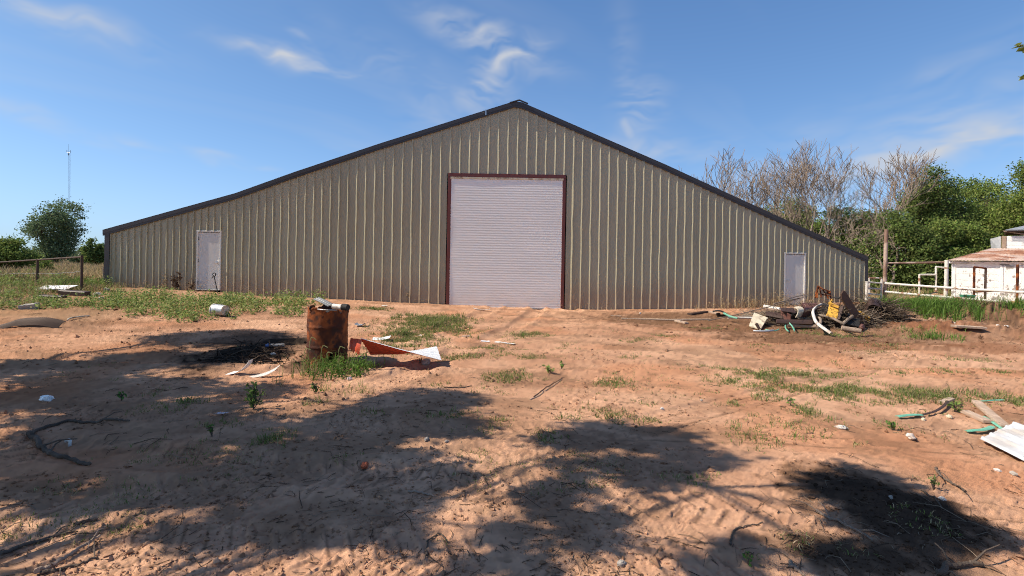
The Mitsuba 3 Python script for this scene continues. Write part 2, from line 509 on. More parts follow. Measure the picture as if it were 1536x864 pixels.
prin('m_white_metal', mikit.proc(f_whitemetal), rough=.42)
prin('m_white_worn', mikit.proc(lambda p, n, uv: mx((.52, .53, .54), (.42, .36, .30), sm(.5, .8, fb(p.x * 3.5, p.y * 3.5, p.z * 2)) * .8)), rough=.45)
prin('m_red_metal', mikit.proc(lambda p, n, uv: mx((.62, .090, .036), (.46, .065, .03), fb(p.x * 5, p.y * 5, p.z * 8))), rough=.5)
prin('m_galv_dark', (.13, .14, .155), rough=.5, metallic=.4)
prin('m_galv', (.48, .49, .50), rough=.45, metallic=.5)
prin('m_white', mikit.proc(lambda p, n, uv: mx(mx((.64, .63, .60), (.48, .42, .36), fb(p.x * 12, p.y * 12, p.z * 12)), (.33, .22, .15), sm(.55, .7, fb(p.x * 7 + 2, p.y * 7, p.z * 7)) * .6)), rough=.55)
prin('m_cream', mikit.proc(lambda p, n, uv: mx(mx((.60, .54, .41), (.46, .38, .27), fb(p.x * 6, p.y * 6, p.z * 6)), (.25, .17, .11), sm(.55, .7, fb(p.x * 11, p.y * 11, p.z * 8)) * .7)), rough=.6)
prin('m_yellow', mikit.proc(lambda p, n, uv: mx(mx((.60, .35, .055), (.50, .27, .04), fb(p.x * 5, p.y * 5, p.z * 5)), (.16, .075, .03), sm(.54, .66, fb(p.x * 9, p.y * 9, p.z * 9)) * .8)), rough=.5)
prin('m_brown_metal', (.105, .042, .032), rough=.5)
prin('m_brown_dark', (.050, .026, .018), rough=.6)
prin('m_black', (.018, .016, .016), rough=.8)
prin('m_green', mikit.proc(lambda p, n, uv: mx((.10, .30, .20), (.18, .42, .31), fb(p.x * 8, p.y * 8, p.z * 8))), rough=.5)
prin('m_green_tub', (.035, .24, .15), rough=.4)
prin('m_blue', (.03, .09, .28), rough=.4)
prin('m_slate', mikit.proc(lambda p, n, uv: mx((.13, .145, .17), (.22, .235, .26), fb(p.x * 8, p.y * 8, p.z * 20))), rough=.8)
prin('m_brick', mikit.proc(lambda p, n, uv: mx((.26, .07, .05), (.36, .12, .09), fb(p.x * 8, p.y * 8, p.z * 20))), rough=.85)
prin('m_concrete', mikit.proc(lambda p, n, uv: mx((.27, .24, .21), (.40, .36, .31), fb(p.x * 9, p.y * 9, p.z * 9))), rough=.9, spec=.2)
prin('m_burnt', mikit.proc(lambda p, n, uv: mx((.70, .67, .62), (.16, .075, .035), sm(.42, .66, fb(p.x * 5, p.y * 5, p.z * 7) + .9 * (p.z - .12)))), rough=.6)
prin('m_orange_leaf', (.30, .07, .025), rough=.8)
prin('m_pink', (.58, .46, .46), rough=.7)
scene['m_clear'] = {'type': 'twosided', 'bsdf': {'type': 'principled', 'base_color': rgb(.72, .72, .70), 'roughness': .2, 'specular': .6}}

# ------------------------------------------------------------------ GROUND
GRASS = []     # ground ellipses (x, y, rx, ry, density, kind)


def gell(px, py, w, h):
    c, a, b = G0(px, py), G0(px, py - h / 2), G0(px, py + h / 2)
    return c[0], (a[1] + b[1]) / 2, w / 2 * c[1] / FPX, max((a[1] - b[1]) / 2, .05)


# dark organic stain / burnt, and shade painted at lower right / red spoil ellipses: px, py, w, h, kind, strength
STAINS = [gell(*s[:4]) + s[4:] for s in (
    (380, 530, 170, 60, 'burnt', 1.), (440, 520, 110, 40, 'burnt', .8), (350, 515, 110, 30, 'burnt', .6), (480, 545, 90, 30, 'burnt', .6),
    (1330, 770, 260, 150, 'mulch', 1.), (1345, 775, 250, 120, 'burnt', .8), (1390, 815, 190, 80, 'burnt', .8), (1270, 835, 220, 70, 'burnt', .7), (1260, 840, 260, 90, 'mulch', .9), (1440, 810, 160, 80, 'mulch', .5), (1150, 835, 160, 50, 'mulch', .4),  # burnt ones here deepen the tree shade in the colour; mulch is litter
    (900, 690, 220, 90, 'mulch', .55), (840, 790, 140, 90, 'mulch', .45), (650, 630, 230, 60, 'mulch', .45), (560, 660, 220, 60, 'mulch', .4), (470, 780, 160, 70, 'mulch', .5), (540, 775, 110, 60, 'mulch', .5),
    (1030, 480, 330, 22, 'mulch', 1.), (1150, 492, 330, 26, 'mulch', 1.), (1240, 508, 360, 22, 'mulch', 1.), (1240, 480, 240, 40, 'mulch', 1.), (1340, 520, 260, 14, 'mulch', .45),
    (1460, 480, 190, 60, 'mulch', 1.), (1520, 484, 110, 50, 'mulch', 1.), (1400, 505, 220, 22, 'mulch', .7), (1500, 505, 150, 20, 'mulch', .6), (1390, 494, 100, 18, 'red', .8), (1270, 520, 220, 12, 'red', .5), (1480, 520, 150, 14, 'red', .6),
    (120, 455, 220, 14, 'mulch', .5), (80, 485, 160, 22, 'mulch', .6), (60, 545, 180, 24, 'mulch', .5), (200, 530, 220, 30, 'mulch', .4), (420, 470, 120, 16, 'mulch', .35), (1350, 508, 200, 30, 'mulch', .8), (1100, 525, 200, 14, 'mulch', .4), (1230, 530, 240, 14, 'mulch', .4), (60, 440, 140, 18, 'mulch', .4), (230, 433, 140, 10, 'red', .8),
    (1450, 655, 170, 60, 'mulch', .35), (1380, 640, 140, 40, 'mulch', .35), (1060, 600, 220, 40, 'mulch', .25), (330, 700, 300, 100, 'mulch', .3), (180, 650, 300, 90, 'mulch', .3), (80, 590, 200, 50, 'mulch', .3),
    (880, 472, 120, 10, 'mulch', .4), (760, 560, 90, 20, 'mulch', .25), (860, 580, 120, 20, 'mulch', .25), (540, 465, 140, 10, 'mulch', .2))]


def ground_color(x, y, z):
    a = n2(x, y, .55, 101, 3); b = n2(x, y, 3.2, 102, 3); c = n2(x, y, 13, 103, 2); d = n2(x, y, 34, 104, 1)
    lo, hi, red = np.array([.385, .206, .126]), np.array([.600, .362, .232]), np.array([.44, .190, .095])
    t = S(.25, .75, .45 * a + .35 * b + .2 * c)[:, None]
    col = lo * (1 - t) + hi * t
    k = (S(.5, .75, n2(x, y, 1.1, 105, 2)) * .5)[:, None]
    col = col * (1 - k) + red * k
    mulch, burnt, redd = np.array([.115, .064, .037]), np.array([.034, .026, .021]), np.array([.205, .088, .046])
    st = (S(.48, .66, n2(x * .28, y * 1.5, 1.0, 121, 3)) * S(5, 8, y) * .42)[:, None]     # packed and damp bands
    col = col * (1 - st) + np.array([.330, .165, .098]) * st
    m = S(.58, .74, .5 * n2(x, y, 1.7, 106, 3) + .5 * n2(x, y, 9, 107, 2)) * .45            # scattered litter
    m = np.maximum(m, S(.63, .72, c * .6 + d * .4) * .65 * S(.35, .6, b))                    # little dark clods
    m = np.maximum(m, S(.49, .66, n2(x * .7, y, 2.2, 116, 3) * .6 + c * .4) * .52)             # thin dead cover
    m = np.maximum(m, S(.70, .82, d) * .5)
    mm = np.zeros(len(x)); bb = np.zeros(len(x)); rr = np.zeros(len(x))
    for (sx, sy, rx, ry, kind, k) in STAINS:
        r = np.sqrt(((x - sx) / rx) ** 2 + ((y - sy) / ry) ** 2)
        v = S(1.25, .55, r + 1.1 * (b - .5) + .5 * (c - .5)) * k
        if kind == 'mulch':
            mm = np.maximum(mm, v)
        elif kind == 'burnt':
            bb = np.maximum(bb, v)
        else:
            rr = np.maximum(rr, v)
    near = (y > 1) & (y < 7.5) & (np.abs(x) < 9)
    for i, t in enumerate(TRACKS):                                                           # shadow lines of the lug edges, painted along the tread marks
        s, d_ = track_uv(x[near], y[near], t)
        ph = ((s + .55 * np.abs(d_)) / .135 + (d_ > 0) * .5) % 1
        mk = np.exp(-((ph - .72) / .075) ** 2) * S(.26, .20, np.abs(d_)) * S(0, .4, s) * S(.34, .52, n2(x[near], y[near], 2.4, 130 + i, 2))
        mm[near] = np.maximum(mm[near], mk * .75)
    field = S(17.5, 20, y) * (S(-13.6, -14.5, x) + S(13, 14, x))                             # under the grass beyond the barn
    leftg = S(-8.5, -11, x + .3 * (y - 13)) * S(9.5, 12, y)
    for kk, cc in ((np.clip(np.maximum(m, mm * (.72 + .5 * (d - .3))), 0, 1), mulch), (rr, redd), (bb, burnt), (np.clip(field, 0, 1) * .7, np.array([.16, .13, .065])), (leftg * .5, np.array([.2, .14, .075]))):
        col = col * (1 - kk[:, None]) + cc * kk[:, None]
    return np.clip(col * (.86 + .28 * c + .10 * (d - .5))[:, None], .01, .9)


rows = np.r_[-80, -40, -20, -10, -5, -2.5, -1, 0, .6, 1.0, 1.25, 1 / np.linspace(1 / 1.45, 1 / 45.0, 520), np.geomspace(48, 4000, 30)]
cols = np.r_[-np.geomspace(1.4, 40, 24)[::-1], np.linspace(-1.22, 1.22, 840), np.geomspace(1.4, 40, 24)]
wid = np.maximum(rows, 1.45)
gx, gy = (wid[:, None] * cols[None]), np.repeat(rows[:, None], len(cols), 1)
gz = height(gx, gy)
gz -= S(300, 4000, np.hypot(gx, gy)) * 3
gv = np.stack([gx, gy, gz], -1).reshape(-1, 3)
i, j = np.meshgrid(np.arange(len(rows) - 1), np.arange(len(cols) - 1), indexing='ij')
a_ = (i * len(cols) + j).ravel(); b_ = a_ + 1; c_ = a_ + len(cols) + 1; d_ = a_ + len(cols)
gf = np.vstack([np.stack([a_, b_, c_], 1), np.stack([a_, c_, d_], 1)])
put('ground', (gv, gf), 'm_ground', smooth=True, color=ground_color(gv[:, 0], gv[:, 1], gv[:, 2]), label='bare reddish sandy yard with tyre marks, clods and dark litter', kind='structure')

_gr, _gc = np.arange(len(rows)), np.arange(len(cols))


def height(x, y):                                  # the finished ground, read off its mesh
    x, y = np.asarray(x, float), np.asarray(y, float)
    r = np.clip(np.interp(y, rows, _gr), 0, len(rows) - 1.001); c = np.clip(np.interp(x / np.maximum(y, 1.45), cols, _gc), 0, len(cols) - 1.001)
    i, j = r.astype(int), c.astype(int)
    a, b = r - i, c - j
    z = (gz[i, j] * (1 - a) + gz[i + 1, j] * a) * (1 - b) + (gz[i, j + 1] * (1 - a) + gz[i + 1, j + 1] * a) * b
    return z if z.ndim else float(z)


# ------------------------------------------------------------------ BARN
ROOF_PX = [(153, 345.5), (352, 290.5), (443, 258), (573, 214.6), (771, 152.5), (783, 154), (1000, 248), (1130, 308), (1303, 386)]
roof = np.array([P(x, y, WALL_Y - .1) for x, y in ROOF_PX])[:, [0, 2]]
XL, XR = P(163, 400, WALL_Y)[0], P(1298, 420, WALL_Y)[0]


def zroof(x):
    return np.interp(x, roof[:, 0], roof[:, 1])


barn = thing('metal_barn', 'large tan ribbed metal barn with a low gable and a white roll-up door', 'barn')
wall = barn + '__front_wall'
tag(wall, 'tan ribbed sheet metal gable wall')
# openings: x0, x1, top
rx0, rx1, rtop, rbot = P(673.5, 360, WALL_Y)[0], P(844.5, 360, WALL_Y)[0], P(761, 266.5, WALL_Y)[2], P(757, 459.5, WALL_Y)[2]
lx0, lx1, ltop, lbot = P(295.5, 390, WALL_Y)[0], P(332, 390, WALL_Y)[0], P(314, 347.5, WALL_Y)[2], P(314, 435, WALL_Y)[2]
qx0, qx1, qtop, qbot = P(1175.5, 418, WALL_Y)[0], P(1207.5, 418, WALL_Y)[0], P(1192, 380.5, WALL_Y)[2], P(1190, 457, WALL_Y)[2]
OPEN = [(rx0 - .10, rx1 + .10, rtop + .12), (lx0, lx1, ltop), (qx0, qx1, qtop)]
pitch_px = lambda x: np.interp(x, [150, 300, 420, 600, 760, 900, 1000, 1150, 1300], [9.4, 10.2, 12, 14.2, 14.4, 13.2, 12.4, 9.0, 6.8])
ribs_px, x = [160.0], 160.0
while x < 1300:
    x += pitch_px(x)
    ribs_px.append(x)
ribs = [P(x, 400, WALL_Y)[0] for x in ribs_px]
ribs[0] = XL
ribs = [r for r in ribs if r < XR - .08] + [XR]
RIB = .050
for ra, rb in zip(ribs[:-1], ribs[1:]):
    p = rb - ra
    prof = [(0, 0), (.072, RIB), (.084, RIB), (.100, 0)]
    for k in (.36, .42, .66, .72):
        q = k * (p - .10) + .10
        prof += [(q - .012, 0), (q - .004, .005), (q + .006, .005), (q + .014, 0)] if k in (.36, .66) and p > .24 else []
    prof += [(p, 0)]
    xs = np.array([ra + q[0] for q in prof]); ys = np.array([WALL_Y - q[1] for q in prof])
    for o in OPEN:
        for e in o[:2]:
            if ra + .001 < e < rb - .001:
                ys = np.interp(np.sort(np.r_[xs, e]), xs, ys); xs = np.sort(np.r_[xs, e])
    V, F = [], []
    pr = np.random.default_rng(int(abs(ra) * 1000))
    wob = pr.normal(0, .0022, 40)
    for u0, u1, y0, y1 in zip(xs[:-1], xs[1:], ys[:-1], ys[1:]):
        mid = (u0 + u1) / 2
        lo0, lo1 = zb(u0) - .06, zb(u1) - .06
        for o in OPEN:
            if o[0] < mid < o[1]:
                lo0 = lo1 = o[2]
        hi0, hi1 = zroof(u0) - .11, zroof(u1) - .11
        n = max(2, int((hi0 - lo0) / .45))
        t = np.linspace(0, 1, n + 1)
        z0, z1 = lo0 + (hi0 - lo0) * t, lo1 + (hi1 - lo1) * t
        w0 = np.interp(z0, np.arange(40) * .45, wob) + .003 * np.sin(z0 * 4.2 + ra * 2.1)
        w1 = np.interp(z1, np.arange(40) * .45, wob) + .003 * np.sin(z1 * 4.2 + ra * 2.1)
        o_ = len(V)
        for a, b, c, d in zip(z0, z1, w0, w1):
            e0, e1 = (WALL_Y - y0) / RIB, (WALL_Y - y1) / RIB
            V += [(u0 + c * 2.2 * e0, y0, a), (u1 + d * 2.2 * e1, y1, b)]
        for k in range(n):
            a = o_ + 2 * k
            F += [(a, a + 1, a + 3), (a, a + 3, a + 2)]
    put('panel', (np.array(V), np.array(F)), 'm_wall', wall)

# other sides and the roof
BACK = WALL_Y + 30
xs_r = np.r_[roof[:, 0]]
side = []
side.append(box(.05, BACK - WALL_Y, zroof(XL) - .1 + 1, (XL + .03, (WALL_Y + BACK) / 2 + .04, (zroof(XL) - .1 - 1) / 2)))
side.append(box(.05, BACK - WALL_Y, zroof(XR) - .1 + 1, (XR - .03, (WALL_Y + BACK) / 2 + .04, (zroof(XR) - .1 - 1) / 2)))
put('side_wall', side[0], 'm_wall', barn)
put('side_wall', side[1], 'm_wall', barn)
pb = [(XL + .1, -1.0)] + [(x, z - .1) for x, z in roof if XL < x < XR] + [(XR - .1, -1.0)]
pb = [(XL + .1, -1.0), (XL + .1, zroof(XL) - .1)] + [(x, z - .1) for x, z in roof if XL + .2 < x < XR - .2] + [(XR - .1, zroof(XR) - .1), (XR - .1, -1.0)]
m = trimesh.creation.extrude_polygon(Polygon(pb), .05, engine='earcut')
m.apply_transform(trimesh.transformations.rotation_matrix(math.pi / 2, [1, 0, 0]))
m.apply_translation([0, BACK, 0])
put('back_wall', m, 'm_wall', barn)


def strip_along(poly, top, bot, y0, y1):
    """A band under the polyline (x, z), from -top to -bot below it, between y0 and y1."""
    up = [(x, z - top) for x, z in poly]
    dn = [(x, z - bot) for x, z in poly][::-1]
    m = trimesh.creation.extrude_polygon(Polygon(up + dn), y1 - y0, engine='earcut')
    m.apply_transform(trimesh.transformations.rotation_matrix(math.pi / 2, [1, 0, 0]))
    m.apply_translation([0, y1, 0])
    return m


roof_l = roof[:5]; roof_r = np.vstack([roof[4], roof[5:]])
rf = barn + '__roof'
for pl in (roof_l, roof_r):
    put('slope', strip_along(pl, .0, .05, WALL_Y - .03, BACK + .1), 'm_roof', rf)
for k, pl in enumerate((roof_l, roof_r)):
    n_ = 3
    put('rake_trim', cat_([strip_along(pl, -.022, .115, WALL_Y - .080, WALL_Y - .033), strip_along(pl, .117, .185, WALL_Y - .068, WALL_Y - .033)]), 'm_trim', rf)
cap = P(778, 152, WALL_Y - .1)
put('ridge_cap', cat_([box(.34, .09, .03, (cap[0] - .15, WALL_Y - .09, cap[2] - .005), (0, -17, 0)), box(.34, .09, .03, (cap[0] + .17, WALL_Y - .092, cap[2] - .012), (0, 22, 0)), box(.12, 30, .05, (cap[0], WALL_Y + 15.2, cap[2] + .0))]), 'm_trim', rf)
put('trim_joint', box(.035, .012, .20, (P(729, 170, WALL_Y)[0], WALL_Y - .088, zroof(P(729, 170, WALL_Y)[0]) - .06)), 'm_steel', rf)
for x, k, w in ((XL, -1, .17), (XR, 1, .10)):
    zt = zroof(x) - .12
    put('corner_trim', cat_([box(w, .03, zt - zb(x) + .1, (x + k * (w / 2 - .06), WALL_Y - .052, (zt + zb(x) - .1) / 2)), box(.03, .16, zt - zb(x) + .1, (x + k * (w - .06 - .015), WALL_Y + .045, (zt + zb(x) - .1) / 2))]), 'm_trim', barn)

# roll-up door
rd = barn + '__rollup_door'
tag(rd, 'white corrugated roll-up door in a maroon frame')
fw, fd = .115, .11
put('frame', box(fw, fd, rtop - rbot + .25, (rx0 - fw / 2 + .05, WALL_Y + .020, (rtop + rbot - .25) / 2), bev=.008), 'm_maroon', rd)
put('frame', box(fw, fd, rtop - rbot + .25, (rx1 + fw / 2 - .05, WALL_Y + .020, (rtop + rbot - .25) / 2), bev=.008), 'm_maroon', rd)
put('header', box(rx1 - rx0 + 2 * fw - .1, fd + .01, .125, ((rx0 + rx1) / 2, WALL_Y + .016, rtop + .0635), bev=.008), 'm_maroon', rd)
cz = np.arange(rbot - .06, rtop + .05, .0078)
cyv = WALL_Y - .020 - .004 * (.5 + .5 * np.sign(np.sin(cz * 2 * math.pi / .088)) * np.abs(np.sin(cz * 2 * math.pi / .088)) ** .8)
cx = np.linspace(rx0 + .02, rx1 - .02, 12)
grid = np.stack([np.repeat(cx[:, None], len(cz), 1), cyv[None] + .004 * np.sin(cx[:, None] * 1.7 + cz[None] * .8) + .002 * np.sin(cz[None] * 3.1), np.repeat(cz[None], len(cx), 0)], -1)
put('curtain', sheet(grid, .002), 'm_curtain', rd, smooth=40)
put('bottom_bar', box(rx1 - rx0 - .05, .04, .05, ((rx0 + rx1) / 2, WALL_Y - .02, rbot - .07), bev=.006), 'm_hinge', rd)
put('head_strip', box(rx1 - rx0 - .04, .03, .07, ((rx0 + rx1) / 2, WALL_Y - .026, rtop - .036), bev=.006), 'm_cream', rd)
put('jamb_inside', box(rx1 - rx0 + .3, .05, rtop - rbot + .4, ((rx0 + rx1) / 2, WALL_Y + .20, (rtop + rbot) / 2)), 'm_black', rd)  # black sheet closing the opening behind the curtain


def walk_door(name, x0, x1, top, bot, hinge_left, lab):
    d = barn + '__' + name
    d = numbered(d)
    tag(d, lab)
    put('slab', box(x1 - x0 - .07, .04, top - bot - .04, ((x0 + x1) / 2, WALL_Y + .010, (top + bot) / 2 - .01), bev=.004), 'm_door', d)
    for s in (-1, 1):
        xx = x0 + .022 if s < 0 else x1 - .022
        put('frame', box(.052, .08, top - bot + .02, (xx, WALL_Y - .001, (top + bot) / 2), bev=.005), 'm_door', d)
    put('frame', box(x1 - x0 + .02, .084, .05, ((x0 + x1) / 2, WALL_Y - .001, top + .012), bev=.005), 'm_door', d)
    put('threshold', box(x1 - x0, .12, .03, ((x0 + x1) / 2, WALL_Y - .02, bot + .0), bev=.004), 'm_hinge', d)
    hx, kx = (x0 + .055, x1 - .13) if hinge_left else (x1 - .055, x0 + .13)
    if hinge_left:
        for f in (.12, .5, .88):
            put('hinge', tube([(hx, WALL_Y - .022, bot + (top - bot) * f - .055), (hx, WALL_Y - .022, bot + (top - bot) * f + .055)], .012, 8), 'm_hinge', d)
    zk = bot + (top - bot) * .47
    sx = -1 if hinge_left else 1
    put('handle', cat_([trimesh.creation.cylinder(.034, .018, sections=20, transform=trimesh.transformations.translation_matrix([kx, WALL_Y - .02, zk]) @ rotm(90)),
                        tube([(kx, WALL_Y - .02, zk), (kx, WALL_Y - .07, zk)], .011), tube([(kx, WALL_Y - .07, zk), (kx + sx * .11, WALL_Y - .072, zk + .004)], .012)]), 'm_steel', d, smooth=40)


walk_door('walk_door', lx0, lx1, ltop, lbot, True, 'grey steel walk door near the low left end of the wall')
walk_door('walk_door', qx0, qx1, qtop, qbot, False, 'grey steel walk door behind the junk heap')


# ------------------------------------------------------------------ TREES
def grow(rng, p, d, L, r, lev, segs, tips, kids=(3, 5), ang=(25, 50), up=.12, wander=.16, shrink=(.55, .78), rr=.55, steps=4, first=.3):
    pts, q, dd = [p], p, d / np.linalg.norm(d)
    for k in range(steps):
        dd = dd + rng.normal(0, wander, 3) + np.array([0, 0, up])
        dd /= np.linalg.norm(dd)
        q2 = q + dd * L / steps
        segs.append((q, q2, r * (1 - .55 * k / steps), r * (1 - .55 * (k + 1) / steps)))
        q = q2
        pts.append((q, dd, r * (1 - .55 * (k + 1) / steps)))
    if lev <= 0:
        tips.append(q)
        return
    n = rng.integers(kids[0], kids[1] + 1)
    for c in range(n):
        f = first + (1 - first) * (c + rng.uniform(0, 1)) / n
        k = min(int(f * steps), steps - 1)
        base, dl, rl = pts[k + 1] if k > 0 else pts[1]
        perp = np.cross(dl, rand_unit(rng, 1)[0]); perp /= np.linalg.norm(perp) + 1e-9
        a = math.radians(rng.uniform(*ang))
        grow(rng, base, dl * math.cos(a) + perp * math.sin(a), L * rng.uniform(*shrink), max(rl * rr * rng.uniform(.8, 1.2), .006), lev - 1, segs, tips, kids, ang, up, wander, shrink, rr, max(2, steps - (lev < 3)), first)


def bare_tree(px, pybase, pytop, depth, seed, label, lev=5, trunks=1, lean=0.0, spread=.35, mat='m_bark_grey', rscale=1.0, twig=.012, **kw):
    rng = np.random.default_rng(seed)
    b = P(px, pybase, depth); b[2] = height(b[0], b[1]) - .1
    H = P(px, pytop, depth)[2] - b[2]
    big, small, tips = [], [], []
    t = thing('bare_tree', label, 'tree', None)
    for k in range(trunks):
        segs = []
        d = np.array([lean + rng.normal(0, spread), rng.normal(0, spread * .6), 1.0])
        grow(rng, b + np.array([rng.normal(0, .25) * (trunks > 1), rng.normal(0, .2), 0]), d, H * .52, H * .016 * rscale, lev, segs, tips, **kw)
        top = max(s[1][2] for s in segs) - b[2]
        sc = H / top
        segs = [(b + (s[0] - b) * sc, b + (s[1] - b) * sc, max(s[2] * sc, twig), max(s[3] * sc, twig * .8)) for s in segs]
        big += [s for s in segs if s[2] > .028]; small += [s for s in segs if s[2] <= .028]
    put('trunk', segs_mesh(big, 7), mat, t, smooth=50)
    if small:
        put('crown', segs_mesh(small, 3), mat, t)
    return t


PAL_MID = ((0.155, 0.217, 0.053), (0.199, 0.265, 0.071), (0.125, 0.176, 0.050), (0.251, 0.299, 0.088))
PAL_DARK = ((0.122, 0.175, 0.053), (0.166, 0.228, 0.067), (0.095, 0.137, 0.044), (0.223, 0.269, 0.086))
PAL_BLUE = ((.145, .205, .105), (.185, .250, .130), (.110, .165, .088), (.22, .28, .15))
PAL_LIGHT = ((0.156, 0.215, 0.050), (0.198, 0.253, 0.065), (0.120, 0.176, 0.045), (0.252, 0.286, 0.090))


def leafy_tree(name, px, pyt, pyb, wpx, depth, seed, label, pal, leaves=14000, leaf=.10, lumps=16, trunk_to=.5, base_z=None, cat='tree', cut=.12, flat=1.0, up=.5, ell=None):
    rng = np.random.default_rng(seed)
    b = P(px, pyb, depth)
    gz_ = height(b[0], b[1]) if base_z is None else base_z
    top = P(px, pyt, depth)[2]
    R = wpx / 2 * depth / FPX
    lo = gz_ + cut * (top - gz_)
    cz_, hz = (top + lo) / 2, (top - lo) / 2
    cen = np.array([b[0], b[1], cz_])
    L = []
    for k in range(lumps):
        while True:
            v = rng.uniform(-1, 1, 3)
            if np.linalg.norm(v) < 1:
                break
        if ell:
            ex, ey_, erx, erz = ell[k % len(ell)]
            rad = rng.uniform(.30, .50)
            c = P(ex, ey_, depth) + v * (1 - rad * .75) * np.array([erx, erx, erz]) * depth / FPX
            L.append((c, rad * erx * depth / FPX, rad * erz * depth / FPX))
            continue
        wz = 1 - .35 * max(v[2], 0) ** 1.5
        rad = rng.uniform(.22, .40)
        c = v * (1 - rad * .8) * np.array([wz, wz, 1])
        L.append((cen + c * np.array([R, R * flat, hz]), rad * R * rng.uniform(.8, 1.15), rad * hz * rng.uniform(.7, 1.05)))
    t = thing(name, label, cat)
    segs, tips = [], []
    base = np.array([b[0], b[1], gz_ - .1])
    fork = base + np.array([rng.normal(0, .1), 0, trunk_to * (cz_ - gz_)])
    r0 = max(.06, (top - gz_) * .018)
    pts = curve([base, (base + fork) / 2 + np.array([rng.normal(0, .08), 0, 0]), fork], 6)
    segs += [(p, q, r0 * (1 - .06 * i), r0 * (1 - .06 * (i + 1))) for i, (p, q) in enumerate(zip(pts[:-1], pts[1:]))]
    clusters = []
    for c, ra, rz in L:
        m = (fork + c) / 2 + rng.normal(0, .12 * R, 3) * np.array([1, 1, .3])
        pp = curve([fork, m, c], 6)
        rr_ = np.linspace(r0 * .5, r0 * .10, 6)
        segs += [(p, q, rr_[i], rr_[i + 1]) for i, (p, q) in enumerate(zip(pp[:-1], pp[1:]))]
        nb = max(6, int(20 * (ra / (.3 * R)) ** 2))
        u = rand_unit(rng, nb) * rng.uniform(.45, 1.08, (nb, 1)) ** .6
        q = c + u * np.array([ra, ra, rz])
        for e in q:
            segs.append((c, e, r0 * .08, .006))
        clusters.append(q)
    cl = np.vstack(clusters)
    per = max(4, leaves // len(cl))
    rc = .115 * R + .10
    n = len(cl) * per
    spread = rng.normal(0, 1, (n, 3)) * np.array([1, 1, .75]) * (rc * rng.uniform(.5, 1.2, (len(cl), 1)).repeat(per, 0)) * .75
    cc = cl.repeat(per, 0) + spread
    cc[:, 2] = np.maximum(cc[:, 2], gz_ + .05)
    V, F, C = leaf_quads(rng, cc, leaf, pal=pal, up=up)
    tint = rng.uniform(.78, 1.25, (len(cl), 1)).repeat(per, 0).repeat(4, 0)
    put('trunk', segs_mesh(segs, 5), 'm_bark_dark', t)
    put('crown', (V, F), 'm_leaf', t, color=np.clip(C * tint, .005, .9))
    return t


# left of the barn
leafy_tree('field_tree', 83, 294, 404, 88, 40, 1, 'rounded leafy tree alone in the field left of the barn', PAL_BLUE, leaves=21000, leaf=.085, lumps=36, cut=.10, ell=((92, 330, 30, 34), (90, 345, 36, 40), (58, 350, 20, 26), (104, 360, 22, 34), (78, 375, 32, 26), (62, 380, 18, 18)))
leafy_tree('field_bush', 146, 352, 402, 34, 36, 2, 'small leafy bush close to the low left corner of the barn', PAL_DARK, leaves=6000, leaf=.085, lumps=10, cut=.0, cat='bush')
leafy_tree('field_bush', 4, 356, 420, 84, 22.0, 3, 'dense dark bush behind the rusty pipe fence', PAL_MID, leaves=12000, leaf=.055, lumps=16, cut=.0, cat='bush')
leafy_tree('field_bush', 66, 390, 422, 26, 21.0, 4, 'low sprawling bush between the pipe fence posts', PAL_MID, leaves=1500, leaf=.045, lumps=6, cut=.0, cat='bush')
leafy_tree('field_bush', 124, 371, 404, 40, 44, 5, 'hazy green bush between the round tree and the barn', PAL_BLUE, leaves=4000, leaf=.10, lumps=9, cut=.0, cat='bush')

# far edge of the fields
rng = np.random.default_rng(77)
xs_ = np.r_[rng.uniform(-520, -120, 900), rng.uniform(120, 520, 900)]
cc = np.stack([xs_, rng.uniform(330, 380, 1800), rng.uniform(0, 1, 1800) * (2.5 + 3.5 * n2(xs_, xs_ * 0, .02, 4, 3))], 1)
V, F, C = leaf_quads(rng, cc, 2.2, aspect=.8, pal=((.075, .105, .06), (.09, .12, .075)), up=.1)
put('treeline', (V, F), 'm_leaf', color=C, label='far low line of trees on the horizon', kind='stuff')

# right of and behind the barn
leafy_tree('broad_tree', 1185, 292, 420, 130, 40, 11, 'green tree crown showing low over the barn roof behind bare branches', PAL_MID, leaves=14000, leaf=.11, lumps=16)
leafy_tree('broad_tree', 1285, 288, 425, 120, 33, 12, 'dark green tree tangled behind the bare grey trees', PAL_DARK, leaves=22000, leaf=.075, lumps=20, cut=.0)
leafy_tree('broad_tree', 1393, 247, 425, 96, 27, 13, 'dark pointed green tree between the bare trees and the shed', PAL_DARK, leaves=30000, leaf=.062, lumps=24, cut=.0)
leafy_tree('broad_tree', 1447, 240, 425, 120, 31, 14, 'wide bluish green tree above the shed roof', PAL_MID, leaves=34000, leaf=.068, lumps=28, cut=.05)
leafy_tree('broad_tree', 1543, 214, 430, 96, 24, 15, 'tall light green tree behind the shed at the frame edge', PAL_LIGHT, leaves=32000, leaf=.058, lumps=26, cut=.0)
leafy_tree('broad_tree', 1345, 312, 430, 100, 24.5, 16, 'low leafy tree behind the pipe fence and the rusty pole', PAL_DARK, leaves=24000, leaf=.058, lumps=20, cut=.0)
leafy_tree('broad_tree', 1425, 320, 430, 110, 24.2, 17, 'low bright green tree just behind the shed roof', PAL_MID, leaves=26000, leaf=.055, lumps=22, cut=.0)
leafy_tree('broad_tree', 1500, 300, 430, 110, 26, 18, 'leafy green tree right behind the shed gable', PAL_LIGHT, leaves=26000, leaf=.058, lumps=22, cut=.0)
leafy_tree('broad_tree', 1620, 240, 430, 120, 27, 19, 'green tree behind the shed beyond the frame edge', PAL_MID, leaves=9000, leaf=.10, lumps=16, cut=.0)

